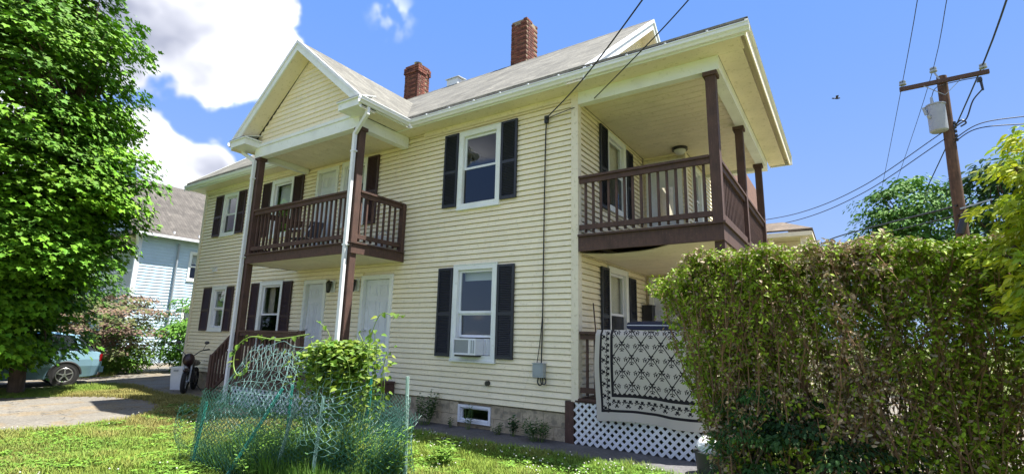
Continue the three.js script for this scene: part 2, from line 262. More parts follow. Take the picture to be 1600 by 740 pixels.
for (const s of [[-3.07, -2.70, 1.25, 2.96], [-1.62, -1.25, 1.25, 2.96], [-3.07, -2.70, 4.21, 5.79], [-1.62, -1.25, 4.21, 5.79]]) makeShutter(house, s, M.navy);
for (const s of [[-12.45, -11.99, 1.62, 2.88], [-11.14, -10.78, 1.62, 2.88], [-12.45, -12.01, 4.44, 5.73], [-11.14, -10.75, 4.44, 5.73], [-9.87, -9.48, 1.25, 2.92], [-8.40, -8.01, 1.25, 2.92], [-9.86, -9.45, 4.2, 5.75], [-8.40, -7.98, 4.2, 5.75], [-5.48, -5.10, 4.12, 5.77]]) makeShutter(house, s, M.maroon);
part('wall_core', [B(-13.19, -13.06, 0.45, 6, -6.9, -0.14), B(-13.06, -0.14, 0.45, 6.0, -6.9, -6.77), B(-0.145, -0.13, 0.45, 6, -6.76, -0.14)], M.cream, house);
part('floor_slab', [B(-13, -0.2, 0.35, 0.6, -6.7, -0.16), B(-13, -0.2, 3.1, 3.3, -6.7, -0.16), B(-13, -0.2, 5.93, 6.0, -6.7, -0.16), B(-5.6, -5.5, 0.6, 5.93, -6.7, -0.3), B(-3.4, -3.3, 0.6, 5.93, -6.7, -0.3), B(-13, -0.2, 0.6, 5.93, -3.6, -3.5)], M.inner, house);
// west gable end, seen only at a slant
{ const w = grp('end_wall', house, [-13.19, 0, 0], -Math.PI / 2); clapboards(w, -6.9, -0.03, 0.45, 6.0); }
// foundation: rock-faced concrete blocks
{ const f = grp('foundation', house); part('backing', wallCore(-13.1, -0.06, -0.2, 0.455, -0.2, -0.06, [BASE]), M.mortar, f);
  const bh = [0.0, 0.215, 0.44]; for (let r = 0; r < 2; r++) for (let x = -13.0 - r * 0.2, k = 0; x < -0.1; x += 0.405, k++) { for (const [a, b] of cut(Math.max(x, -13.08), Math.min(x + 0.399, -0.07), bh[r], bh[r + 1], [BASE])) { if (b - a < 0.04) continue; const g = new THREE.BoxGeometry(b - a, bh[r + 1] - bh[r] - 0.006, 0.05, 5, 3, 1).toNonIndexed(), p = g.attributes.position; g.translate((a + b) / 2, (bh[r] + bh[r + 1]) / 2, -0.045); for (let i = 0; i < p.count; i++) if (p.getZ(i) > -0.03) p.setZ(i, p.getZ(i) + (noise3(p.getX(i) * 9, p.getY(i) * 9, 4) - 0.5) * 0.022); g.computeVertexNormals(); part('block', g, M.concrete, f); } }
  const [x0, x1, y0, y1] = BASE, w = grp('basement_window', house); part('frame', [...ring(x0 + 0.003, x1 - 0.003, y0 + 0.003, y1 - 0.003, 0.045, -0.1, 0.0)], M.white, w); part('sash', ring(x0 + 0.05, x1 - 0.05, y0 + 0.05, y1 - 0.05, 0.025, -0.09, -0.05), M.white, w); part('pane', B(x0 + 0.07, x1 - 0.07, y0 + 0.07, y1 - 0.07, -0.075, -0.071), M.glass, w); }
part('foundation_wall', [B(-13.1, -12.95, -0.2, 0.455, -6.85, -0.201), B(-12.949, -0.2, -0.2, 0.455, -6.85, -6.7), B(-0.2, -0.06, -0.2, 0.455, -6.85, -0.201)], M.concrete, house);
// soffits, frieze, gutters
part('soffit', [B(-13.55, -3.72, 6.0, 6.03, 0.0, 0.40), B(-3.72, 2.80, 6.0, 6.03, 0.001, 0.40)], M.cream, house);
part('frieze', B(-13.1, -8.4, 5.9, 5.998, 0.005, 0.035), M.cream, house); part('frieze', B(-3.7, -0.11, 5.9, 5.998, 0.024, 0.036), M.cream, house);
function gutter(p, q, out, mat = M.gutter, name = 'gutter') { // K-style profile swept along p-q, out = outward unit vector
  const prof = [[0, 0], [0.055, 0.0], [0.075, 0.03], [0.105, 0.055], [0.112, 0.10], [0.122, 0.105], [0.122, 0.12], [0.10, 0.12], [0.10, 0.108], [0.092, 0.06], [0.064, 0.034], [0.05, 0.012], [0.012, 0.012], [0.012, 0.12], [0, 0.12]];
  const s = new THREE.Shape(prof.map(a => new THREE.Vector2(a[0], a[1]))), d = q.clone().sub(p), L = d.length(); d.normalize();
  const g = new THREE.ExtrudeGeometry(s, { depth: L, bevelEnabled: false }); const m = new THREE.Matrix4().makeBasis(out, V(0, 1, 0), new THREE.Vector3().crossVectors(out, V(0, 1, 0)));
  if (new THREE.Vector3().crossVectors(out, V(0, 1, 0)).dot(d) < 0) { m.setPosition(q); } else m.setPosition(p); g.applyMatrix4(m); return part(name, g.index ? g.toNonIndexed() : g, mat, house);
}
const EY = 6.0, EZ = 0.40;
part('fascia', [B(-13.6, -3.70, 5.98, 6.19, EZ, EZ + 0.02), B(-3.70, 2.86, 5.98, 6.19, EZ, EZ + 0.02)], M.trim, house);
gutter(V(-13.6, EY, EZ + 0.021), V(-8.45, EY, EZ + 0.021), V(0, 0, 1)); gutter(V(-3.68, EY, EZ + 0.021), V(2.94, EY, EZ + 0.021), V(0, 0, 1));
{ const h = []; for (let x = -3.2; x < 2.8; x += 0.62) h.push(B(x - 0.014, x + 0.014, EY + 0.112, EY + 0.140, EZ + 0.03, EZ + 0.147)); part('gutter_hangers', h, M.white, house); }
// roof
const RY = 9.38, RZ = -3.45, PIT = (RY - 6.20) / (0.50 - RZ);
const roof = grp('roof', house);
part('front_slope', poly([V(-13.62, 6.20 + 0.04 * PIT, 0.46), V(0.35, 6.20 + 0.04 * PIT, 0.46), V(0.35, RY, RZ), V(-13.62, RY, RZ)], V(0, -0.065, 0)), M.roof, roof);
part('rear_slope', poly([V(-13.62, RY, RZ), V(0.35, RY, RZ), V(0.35, 6.20, -7.4), V(-13.62, 6.20, -7.4)], V(0, -0.10, 0)), M.roof, roof);
{ const c = []; for (let x = -13.6; x < 0.3; x += 0.3) for (const s of [1, -1]) { const e = Math.min(x + 0.295, 0.35); c.push(poly([V(x, RY + 0.004, RZ), V(e, RY + 0.010, RZ), V(e, RY + 0.010 - 0.13 * PIT, RZ + s * 0.13), V(x, RY + 0.004 - 0.13 * PIT, RZ + s * 0.13)], V(0, -0.02, 0))); } part('ridge_caps', c, M.roof, roof).userData.kind = 'stuff'; }
// gable end over the porch (faces +x)
{ const w = grp('gable_wall', house, [0.02, 0, 0], Math.PI / 2); // local x = -world z
  const half = y => (RY - 0.12 - y) / PIT; part('wall_core', poly([V(-0.3, 6.2, -0.001), V(7.2, 6.2, -0.001), V(3.45, RY - 0.12, -0.001)], V(0, 0, -0.1)), M.cream, w);
  clapboards(w, 0, 0, 6.3, RY - 0.25, [[2.95, 3.95, 6.9, 8.2]], y => [3.45 - half(y) + 0.05, 3.45 + half(y) - 0.05], M.siding);
  const v = grp('gable_vent', house, [0.03, 0, 0], Math.PI / 2); part('frame', ring(2.95, 3.95, 6.9, 8.2, 0.1, -0.03, 0.05), M.trim, v); const s = []; for (let y = 7.02; y < 8.1; y += 0.09) { const b = B(-0.4, 0.4, -0.045, 0.045, -0.006, 0.006); b.rotateX(-0.6); b.translate(3.45, y, 0); s.push(b); } part('slats', s, M.wood, v).userData.kind = 'stuff'; part('backing', B(3.05, 3.85, 7, 8.1, -0.06, -0.05), M.dark, v);
  for (const s of [1, -1]) { const a = V(0.352, 6.20 - 0.01, RZ + s * 3.95), b = V(0.352, RY - 0.01, RZ), dn = V(0, -1, 0);
    part('rake_board', poly([a, b, b.clone().addScaledVector(dn, 0.26), a.clone().addScaledVector(dn, 0.26)], V(0.03, 0, 0)), M.trim, house);
    part('rake_trim', poly([a.clone().add(V(0.031, 0.005, 0)), b.clone().add(V(0.031, 0.005, 0)), b.clone().add(V(0.031, -0.085, 0)), a.clone().add(V(0.031, -0.085, 0))], V(0.03, 0, 0)), M.white, house);
    part('rake_soffit', poly([a.clone().add(V(0, -0.24, 0)), b.clone().add(V(0, -0.24, 0)), b.clone().add(V(-0.33, -0.24, 0)), a.clone().add(V(-0.33, -0.24, 0))], V(0, -0.02, 0)), M.cream, house); } }
// west rake
for (const s of [1, -1]) { const a = V(-13.622, 6.21, RZ + s * 3.95), b = V(-13.622, RY + 0.01, RZ); part('rake_board', poly([a, b, b.clone().add(V(0, -0.24, 0)), a.clone().add(V(0, -0.24, 0))], V(-0.03, 0, 0)), M.trim, house); }
part('eave_return', [B(-13.6, -13.2, 6.0, 6.03, -0.5, -0.001)], M.cream, house);
// chimneys: courses of brick round a mortar core
const BRICK = [M.brick, std({ map: T.brick, color: new THREE.Color(0.62, 0.6, 0.62), roughness: 0.9 }), std({ map: T.brick, color: new THREE.Color(1.25, 1.3, 1.3), roughness: 0.9 })];
function chimney(x, z, w, d, y0, y1, corbel, cap) {
  const g = grp('chimney', house); part('mortar', B(x + 0.014, x + w - 0.014, y0, y1 - 0.03, z + 0.014, z + d - 0.014), M.mortar, g);
  const b = [], bl = 0.2, bh = 0.062; let k = 0;
  for (let y = y0; y < y1 - 0.03; y += bh + 0.016, k++) {
    const top = (y1 - y) / (bh + 0.016), e = corbel && top < 5 && top > 1.2 ? 0.035 : 0, drop = !corbel && top < 2.2 ? 0.4 : 0, X0 = x - e, X1 = x + w + e, Z0 = z - e, Z1 = z + d + e, o = (k % 2) * 0.1;
    for (let t = X0 - o; t < X1 - 0.02; t += bl + 0.011) { const a = Math.max(t, X0), c = Math.min(t + bl, X1); if (c - a < 0.03) continue; for (const [p, q] of [[Z1 - 0.1, Z1], [Z0, Z0 + 0.1]]) if (rnd() > drop) { const j = rr(-0.006, 0.008); b.push(B(a, c, y, y + bh, p + j, q + j)); } }
    for (let t = Z0 + 0.104 + o; t < Z1 - 0.14; t += bl + 0.011) { const c = Math.min(t + bl, Z1 - 0.104); if (c - t < 0.03) continue; for (const [p, q] of [[X0, X0 + 0.1], [X1 - 0.1, X1]]) if (rnd() > drop) { const j = rr(-0.004, 0.005); b.push(B(p + j, q + j, y, y + bh, t, c)); } }
  }
  for (const [i, m] of BRICK.entries()) part('bricks', b.filter((_, k) => (k * 7 + (k >> 2) * 3) % 5 % 3 === i), m, g).userData.kind = 'stuff';
  if (cap) part('flue_cap', [cyl(V(x + w / 2, y1 - 0.05, z + d / 2), V(x + w / 2, y1 + 0.12, z + d / 2), 0.09, 0.09, 14), cyl(V(x + w / 2, y1 + 0.16, z + d / 2), V(x + w / 2, y1 + 0.2, z + d / 2), 0.14, 0.03, 14), cyl(V(x + w / 2, y1 + 0.1, z + d / 2), V(x + w / 2, y1 + 0.17, z + d / 2), 0.04)], M.metal, g);
}
chimney(-8.28, -4.1, 0.62, 0.55, 8.6, 10.72, true, true); chimney(-3.88, -4.15, 0.54, 0.62, 8.6, 10.86, false, false);
part('roof_vent', [B(-6.15, -5.72, RY - 0.08, RY + 0.13, RZ - 0.2, RZ + 0.12), poly([V(-6.2, RY + 0.15, RZ + 0.16), V(-5.66, RY + 0.15, RZ + 0.16), V(-5.66, RY + 0.2, RZ - 0.24), V(-6.2, RY + 0.2, RZ - 0.24)], V(0, -0.015, 0))], M.white, house);

// ---------- west porch: cross gable on two posts, balcony above a stoop ----------
const GX = -6.08, GP = 8.10, GE = 6.17, GH = 2.32, GZ = 1.75, GS = (GP - GE) / GH, PZ = 1.42;
{
  const zr = 0.5 - (GP - 6.20) / PIT; // where its ridge meets the main roof
  for (const s of [1, -1]) {
    const ex = GX + s * GH;
    part('porch_slope', poly([V(ex, GE, GZ), V(GX, GP, GZ), V(GX, GP, zr - 0.1), V(ex, GE, 0.45)], V(0, -0.09, 0)), M.roof, roof);
    const a = V(ex + s * 0.02, GE - 0.005, GZ + 0.002), b = V(GX, GP + 0.012, GZ + 0.002);
    part('rake_board', poly([a, b, b.clone().add(V(0, -0.25, 0)), a.clone().add(V(0, -0.25, 0))], V(0, 0, 0.03)), M.trim, house);
    part('rake_trim', poly([a.clone().add(V(0, 0, 0.031)), b.clone().add(V(0, 0, 0.031)), b.clone().add(V(0, -0.08, 0.031)), a.clone().add(V(0, -0.08, 0.031))], V(0, 0, 0.022)), M.gutter, house);
    part('rake_soffit', poly([a.clone().add(V(0, -0.23, 0)), b.clone().add(V(0, -0.23, 0)), b.clone().add(V(0, -0.23, -0.34)), a.clone().add(V(0, -0.23, -0.34))], V(0, -0.015, 0)), M.cream, house);
    // boxed cornice return with its own little sloping top
    const rx0 = s > 0 ? ex - 0.62 : ex - 0.0, rx1 = s > 0 ? ex : ex + 0.62;
    part('cornice_return', [B(rx0, rx1, GE - 0.20, GE - 0.055, PZ - 0.05, GZ + 0.05), B(rx0 - 0.03, rx1 + 0.03, GE - 0.054, GE - 0.02, PZ - 0.05, GZ + 0.085), poly([V(rx0 - 0.03, GE - 0.019, GZ + 0.085), V(rx1 + 0.03, GE - 0.019, GZ + 0.085), V(rx1 + 0.03, GE + 0.12, PZ), V(rx0 - 0.03, GE + 0.12, PZ)], V(0, -0.012, 0))], M.trim, house);
    part('soffit', B(s > 0 ? -4.16 : ex, s > 0 ? ex : -7.99, GE - 0.17, GE - 0.15, 0.42, PZ - 0.06), M.cream, house);
    part('fascia', B(s > 0 ? ex - 0.03 : ex, s > 0 ? ex : ex + 0.03, GE - 0.19, GE - 0.02, 0.43, GZ), M.trim, house);
    gutter(V(ex + s * 0.001, GE - 0.17, 0.52), V(ex + s * 0.001, GE - 0.17, GZ + 0.08), V(s, 0, 0));
  }
  const w = grp('gable_wall', house, [0, 0, PZ - 0.02]); const hw = y => (GP - 0.30 - y) / GS;
  part('wall_core', poly([V(GX - 2.1, 6.02, -0.002), V(GX + 2.1, 6.02, -0.002), V(GX, GP - 0.2, -0.002)], V(0, 0, -0.08)), M.cream, w);
  clapboards(w, 0, 0, 6.06, GP - 0.3, [], y => [Math.max(GX - hw(y), GX - 1.86), Math.min(GX + hw(y), GX + 1.86)], M.siding, 0.115, () => true);
  part('frieze', B(-7.98, -4.17, 5.99, 6.06, PZ - 0.14, PZ + 0.035), M.trim, house);
  part('porch_beam', [B(-7.96, -4.18, 5.74, 5.99, PZ - 0.15, PZ + 0.01), B(-4.34, -4.18, 5.74, 5.995, 0.03, PZ - 0.151), B(-7.96, -7.80, 5.74, 5.995, 0.03, PZ - 0.151)], M.trim, house);
  const ceil = grp('porch_ceiling', house); for (let x = -7.79; x < -4.36; x += 0.286) part('ceiling_board', B(x + 0.003, Math.min(x + 0.283, -4.345), 5.86, 5.875, 0.03, PZ - 0.155), M.cream, ceil);
  part('ceiling_backing', B(-7.8, -4.34, 5.88, 5.89, 0.03, PZ - 0.155), M.dark, ceil);
  // balcony deck
  const deck = grp('balcony_deck', house); part('fascia', [B(-7.90, -4.10, 3.16, 3.345, PZ - 0.04, PZ), B(-4.14, -4.10, 3.16, 3.345, 0.03, PZ - 0.041), B(-7.90, -7.86, 3.16, 3.345, 0.03, PZ - 0.041)], M.wood, deck);
  for (let z = 0.04; z < PZ; z += 0.142) part('plank', B(-7.93, -4.07, 3.348, 3.378, z, Math.min(z + 0.137, PZ + 0.035)), M.wood, deck);
  part('underside', B(-7.85, -4.15, 3.165, 3.18, 0.03, PZ - 0.045), M.cream, deck);
}
function railing(p, q, top, bot, ends = 0.1, step = 0.145, skip) { // p,q on the plan [x,z]
  const g = grp('railing', house), P = V(p[0], 0, p[1]), Q = V(q[0], 0, q[1]), d = Q.clone().sub(P), L = d.length(); d.normalize(); const at = (t, y) => P.clone().addScaledVector(d, t).setY(y), out = new THREE.Vector3().crossVectors(d, V(0, 1, 0));
  part('top_rail', bar(at(0, top - 0.02), at(L, top - 0.02), 0.10, 0.04), M.wood, g); part('top_rail', bar(at(0, top - 0.085), at(L, top - 0.085), 0.038, 0.088), M.wood, g); part('bottom_rail', bar(at(0, bot + 0.11), at(L, bot + 0.11), 0.038, 0.085), M.wood, g);
  const n = Math.round((L - 2 * ends) / step), geo = boxUV(B(-0.018, 0.018, bot + 0.02, top - 0.041, -0.018, 0.018));
  for (let i = 0; i <= n; i++) { const m = new THREE.Mesh(geo, M.wood); m.name = 'baluster'; m.position.copy(at(ends + (L - 2 * ends) * i / n, 0)).addScaledVector(out, 0.0375); m.rotation.y = -Math.atan2(d.z, d.x); g.add(m); }
  return g;
}
function post(x, z, y0, y1, w = 0.14, cap = true) { const g = grp('post', house); part('shaft', B(x - w / 2, x + w / 2, y0, y1, z - w / 2, z + w / 2), M.wood, g); if (cap) part('capital', [B(x - w / 2 - 0.03, x + w / 2 + 0.03, y1 - 0.07, y1 - 0.002, z - w / 2 - 0.03, z + w / 2 + 0.03)], M.wood, g); return g; }
const UD = 3.378, LD = 0.70;
post(-7.80, PZ - 0.08, UD, 5.74); post(-4.20, PZ - 0.08, UD, 5.74); post(-7.80, PZ - 0.08, 0, 3.16, 0.14, false); post(-4.20, PZ - 0.08, 0, 3.16, 0.14, false);
railing([-4.27, PZ - 0.06], [-7.73, PZ - 0.06], UD + 1.06, UD + 0.02); railing([-4.16, 0.04], [-4.16, PZ - 0.15], UD + 1.06, UD + 0.02, 0.08); railing([-7.84, PZ - 0.15], [-7.84, 0.04], UD + 1.06, UD + 0.02, 0.08);
part('newel', B(-4.2, -4.11, UD, UD + 1.02, 0.03, 0.12), M.wood, house);
// stoop below
{ const g = grp('stoop', house); part('fascia', [B(-7.88, -4.12, 0.46, 0.66, PZ - 0.04, PZ), B(-4.16, -4.12, 0.46, 0.66, 0.04, PZ - 0.041), B(-7.88, -7.84, 0.46, 0.66, 0.04, PZ - 0.041)], M.wood, g); for (let z = 0.04; z < PZ; z += 0.142) part('plank', B(-7.9, -4.1, 0.668, 0.70, z, Math.min(z + 0.137, PZ + 0.02)), M.wood, g); }
railing([-5.55, PZ - 0.06], [-7.73, PZ - 0.06], LD + 0.96, LD + 0.02); post(-5.48, PZ - 0.06, LD, LD + 0.97, 0.1, false);
function lattice(x0, x1, y0, y1, z, step, w) { // crossed slats clipped to a rectangle
  const g = grp('lattice', house), t = 0.008;
  for (const s of [1, -1]) for (let c = x0 - (y1 - y0); c < x1 + (y1 - y0); c += step) {
    const ends = []; // line x = c + s*(y - y0)
    let ya = y0, yb = y1; const lim = (xv) => (xv - c) / s + y0; const l1 = lim(x0), l2 = lim(x1); ya = Math.max(ya, Math.min(l1, l2)); yb = Math.min(yb, Math.max(l1, l2)); if (yb - ya < 0.02) continue;
    const p = V(c + s * (ya - y0), ya, z + (s > 0 ? t : 0)), q = V(c + s * (yb - y0), yb, z + (s > 0 ? t : 0)), d = q.clone().sub(p).normalize(); part('slat', bar(p.addScaledVector(d, -0.006), q.addScaledVector(d, 0.006), t * 0.96, w, V(d.y, -d.x, 0).multiplyScalar(1)), M.white, g);
  } return g;
}
lattice(-7.83, -4.17, 0.03, 0.46, PZ - 0.03, 0.15, 0.04);
// stairs going down to the drive
{ const g = grp('stairs', house); for (let i = 0; i < 3; i++) { part('tread', B(-8.18 - i * 0.27, -7.90 - i * 0.27, 0.50 - i * 0.175, 0.54 - i * 0.175, 0.1, 1.36), M.wood, g); part('riser', B(-7.93 - i * 0.27, -7.90 - i * 0.27, 0.34 - i * 0.175, 0.498 - i * 0.175, 0.1, 1.36), M.wood, g); }
  const h = grp('railing', house), a = V(-7.9, 1.60, PZ - 0.03), b = V(-8.72, 1.06, PZ - 0.03); part('top_rail', bar(a, b, 0.09, 0.05), M.wood, h); part('bottom_rail', bar(V(-7.9, 0.78, PZ - 0.03), V(-8.72, 0.24, PZ - 0.03), 0.04, 0.09), M.wood, h); part('newel', B(-8.79, -8.69, 0, 1.08, PZ - 0.08, PZ + 0.02), M.wood, h);
  for (let i = 1; i < 6; i++) { const t = i / 6; part('baluster', B(lerp(-7.9, -8.72, t) - 0.02, lerp(-7.9, -8.72, t) + 0.02, lerp(0.78, 0.24, t), lerp(1.6, 1.06, t) - 0.02, PZ - 0.01, PZ + 0.03), M.wood, h); } part('rail_board', poly([V(-7.9, 1.57, PZ - 0.05), V(-8.72, 1.03, PZ - 0.05), V(-8.72, 0.84, PZ - 0.05), V(-7.9, 1.38, PZ - 0.05)], V(0, 0, 0.03)), M.wood, h); }
// downspouts
function downspout(x, z, ex, ez, y1) { const g = []; const w = 0.075; g.push(bar(V(x, 0.12, z), V(x, y1, z), w, 0.06, V(0, 0, 1)), bar(V(x, y1 - 0.02, z), V((x + ex) / 2, y1 + 0.13, (z + ez) / 2), w, 0.06, V(0, 0, 1)), bar(V((x + ex) / 2, y1 + 0.12, (z + ez) / 2), V(ex, y1 + 0.26, ez), w, 0.06, V(0, 0, 1)), bar(V(ex, y1 + 0.24, ez), V(ex, 6.06, ez), w, 0.06, V(0, 0, 1)), bar(V(x, 0.14, z), V(x - 0.12, 0.04, z + 0.2), w, 0.06)); for (const y of [1.2, 3.3, 5.2]) g.push(B(x - 0.06, x + 0.06, y, y + 0.03, z - 0.05, z + 0.036)); return part('downspout', g, M.gutter, house); }
downspout(-7.86, PZ + 0.05, -8.33, PZ + 0.1, 5.66); downspout(-4.22, PZ + 0.05, -3.76, PZ + 0.16, 5.60);
// ---------- east porch: upper balcony and lower porch ----------
const PX = 2.28, PB = -5.0;
{
  const side = grp('porch_wall', house, [0.0, 0, 0], Math.PI / 2); // local x = -world z, local z = world x
  const SW = [[1.29, 2.28, 4.15, 5.76], [1.28, 2.27, 1.20, 3.0]];
  part('wall_core', wallCore(0.112, 3.5, 0.64, 6.0, -0.12, -0.036, SW), M.cream, side); clapboards(side, 0.115, 3.44, 0.70, 5.95, SW, null, M.siding, EXPO, x => x < 1.5);
  const wg = grp('porch_window', house, [0, 0, 0], Math.PI / 2); 
  const a = makeWindow(house, SW[0], { screen: true }); a.rotation.y = Math.PI / 2; const b = makeWindow(house, SW[1], { blind: 0.2, screen: true }); b.rotation.y = Math.PI / 2; house.remove(wg);
  for (const s of [[0.92, 1.27, 1.25, 2.96], [2.33, 2.72, 1.25, 2.90], [0.93, 1.29, 4.1, 5.77], [2.33, 2.71, 4.1, 5.69]]) makeShutter(house, s, M.navy).rotation.y = Math.PI / 2;
  // wall that faces the street, with the porch doors
  const back = grp('porch_wall', house, [0, 0, -3.5]); const BD = [[0.08, 0.90, 3.39, 5.70], [0.08, 0.90, 0.70, 3.02]];
  part('wall_core', wallCore(0, 0.96, 0.64, 6.0, -0.12, -0.036, BD), M.cream, back); clapboards(back, 0.03, 0.95, 0.70, 5.95, BD);
  makeDoor(house, BD[0], { glass: [4.33, 5.1] }).position.z = -3.5; makeDoor(house, BD[1], { z: -0.03 }).position.z = -3.5;
  part('corner_board', [B(0.94, 1.0, 0.64, 6.0, -3.6, -3.47)], M.cream, house);
  const far = grp('porch_wall', house, [0.98, 0, 0], Math.PI / 2); const FW = [[4.0, 4.9, 4.15, 5.72]]; part('wall_core', wallCore(3.61, 6.9, 0.64, 6.0, -0.12, -0.036, FW), M.cream, far); clapboards(far, 3.62, 6.8, 0.70, 5.95, FW);
  const fw = makeWindow(house, FW[0], {}); fw.rotation.y = Math.PI / 2; fw.position.x = 0.98; const fs = makeShutter(house, [4.93, 5.25, 4.15, 5.70], M.navy); fs.rotation.y = Math.PI / 2; fs.position.x = 0.98;
  // beams, ceilings
  part('porch_beam', [B(0.028, 2.42, 5.77, 5.999, -0.115, 0.02), B(2.24, 2.42, 5.77, 5.999, -5.42, -0.116), B(1.0, 2.42, 5.77, 5.999, -5.6, -5.421)], M.trim, house);
  const ceil = grp('porch_ceiling', house); for (let z = -0.12; z > -5.4; z -= 0.203) part('ceiling_board', B(z > -3.5 ? 0.024 : 1.004, 2.24, 5.845, 5.86, Math.max(z - 0.190, -5.42), z), M.cream, ceil); part('ceiling_backing', B(0, 2.24, 5.865, 5.875, -5.42, -0.12), M.dark, ceil);
  // overhanging eave on the east side
  const es = grp('soffit', house); for (let z = -0.004; z > -5.95; z -= 0.305) part('soffit_board', B(2.425, 2.775, 6.0, 6.015, Math.max(z - 0.302, -5.98), z), M.cream, es); 
  part('fascia', [B(2.86, 2.885, 5.955, 6.19, -6.0, 0.42), B(2.76, 2.858, 6.09, 6.11, -6.0, 0.4)], M.cream, house); part('drip_edge', [B(2.887, 2.93, 6.165, 6.185, -6.0, 0.5), B(2.44, 2.93, 5.97, 6.19, -6.03, -6.002)], M.trim, house);
  // low hipped porch roof against the gable
  part('porch_slope', [poly([V(0.1, 6.20, 0.50), V(2.93, 6.20, 0.50), V(1.2, 6.5, -1.3), V(0.1, 6.5, -1.3)], V(0, -0.03, 0)), poly([V(2.93, 6.20, 0.50), V(2.93, 6.20, -6.03), V(1.2, 6.5, -4.3), V(1.2, 6.5, -1.3)], V(0, -0.03, 0)), poly([V(0.1, 6.5, -1.3), V(1.2, 6.5, -1.3), V(1.2, 6.5, -4.3), V(0.1, 6.5, -4.3)], V(0, -0.03, 0)), poly([V(2.93, 6.20, -6.03), V(0.1, 6.20, -6.03), V(0.1, 6.5, -4.3), V(1.2, 6.5, -4.3)], V(0, -0.03, 0))], M.roof, roof);
  // decks
  const d = grp('balcony_deck', house); part('fascia', [B(0.03, 2.36, 3.09, 3.335, -0.02, 0.03)], M.wood, d); part('fascia', [B(2.32, 2.36, 3.09, 3.335, -5.3, -0.021)], M.wood, d);
  for (let z = 0.065; z > -5.25; z -= 0.142) part('plank', B(z > -3.4 ? 0.03 : 1.01, 2.395, 3.338, 3.372, z - 0.137, z), M.wood, d);
  { const g = new THREE.PlaneGeometry(2.24, 5.0, 24, 20); g.rotateX(Math.PI / 2); const p = g.attributes.position; g.translate(1.16, 0, -2.55); for (let i = 0; i < p.count; i++) { const x = p.getX(i), z = p.getZ(i), k = Math.exp(z * 0.8); p.setY(i, 3.07 - k * (0.055 * Math.sin(Math.PI * clamp(x / 1.55)) - 0.11 * smooth(1.2, 2.2, x))); } g.computeVertexNormals(); const u = g.clone(); u.translate(0, 0.012, 0); part('sagging_ceiling', [g.toNonIndexed(), u.toNonIndexed()], M.cream, house); }
  post(PX, -0.08, UD - 0.005, 5.77, 0.15); post(PX, -2.5, UD - 0.005, 5.77, 0.14); post(PX, PB, UD - 0.005, 5.77, 0.14); post(PX, -0.1, 0, 3.09, 0.14, false); post(PX, -2.5, 0, 3.09, 0.14, false); post(PX, PB, 0, 3.09, 0.14, false);
  railing([2.2, -0.03], [0.03, -0.03], UD + 1.04, UD + 0.02, 0.1, 0.137); railing([PX + 0.02, -2.43], [PX + 0.02, -0.16], UD + 1.0, UD + 0.02, 0.08, 0.13); railing([PX + 0.02, PB + 0.08], [PX + 0.02, -2.57], UD + 1.0, UD + 0.02, 0.08, 0.13);
  const l = grp('porch_deck', house); part('fascia', [B(-0.03, 2.37, 0.645, 0.672, 0.0, 0.04), B(2.33, 2.37, 0.5, 0.672, -5.3, -0.001)], M.wood, l); for (let z = 0.06; z > -5.25; z -= 0.142) part('plank', B(z > -3.4 ? 0.03 : 1.01, 2.39, 0.674, 0.704, z - 0.137, z), M.wood, l);
  part('skirt_board', [B(-0.215, -0.06, -0.02, 0.645, -0.03, 0.03)], M.wood, house); part('skirt_board', [B(2.315, 2.35, 0.0, 0.5, -5.3, -0.06)], M.wood, house); part('foundation_wall', [B(-0.055, 0.98, -0.1, 0.64, -3.7, -3.55), B(0.83, 0.98, -0.1, 0.64, -5.5, -3.701), B(0.98, 2.3, -0.1, 0.64, -5.5, -5.35), B(-0.055, -0.002, 0.456, 0.64, -3.549, -0.12)], M.concrete, house);
  railing([2.2, -0.03], [0.04, -0.03], 1.76, LD + 0.02, 0.1, 0.14); post(PX, -0.05, LD, 1.8, 0.1, false);
  lattice(-0.045, 2.30, 0.02, 0.635, 0.02, 0.125, 0.042);
  { const l = grp('ceiling_lamp', house); part('ring', cyl(V(0.95, 5.79, -3.2), V(0.95, 5.842, -3.2), 0.17, 0.17, 24), M.black, l); part('bowl', new THREE.SphereGeometry(0.13, 16, 8, 0, Math.PI * 2, Math.PI / 2, Math.PI / 2).scale(1, 0.75, 1).translate(0.95, 5.788, -3.2).toNonIndexed(), M.blind, l); }
  // mailbox, hardware
  part('mailbox', [B(0.03, 0.24, 2.0, 2.36, -3.34, -3.12), B(0.03, 0.25, 2.36, 2.39, -3.35, -3.11)], M.black, house);
}
// wall lanterns, vent, meter box, cable, pipe on the front
for (const x of [-6.40, -5.54]) { const g = grp('wall_lantern', house); part('back_plate', B(x - 0.09, x + 0.09, 2.58, 2.86, 0.021, 0.045), M.trim, g); part('lantern', [cyl(V(x, 2.60, 0.14), V(x, 2.78, 0.14), 0.05, 0.075, 6), cyl(V(x, 2.785, 0.14), V(x, 2.86, 0.14), 0.085, 0.01, 6), cyl(V(x, 2.56, 0.14), V(x, 2.598, 0.14), 0.03, 0.05, 6), bar(V(x, 2.82, 0.04), V(x, 2.84, 0.14), 0.02, 0.02)], M.black, g); }
part('dryer_vent', [B(-12.08, -11.9, 3.36, 3.46, 0.0, 0.06), B(-12.1, -11.88, 3.46, 3.48, 0.0, 0.12)], M.white, house);
part('pipe_outlet', [cyl(V(-1.78, 0.815, 0.0), V(-1.78, 0.815, 0.06), 0.045, 0.045, 14)], M.black, house);
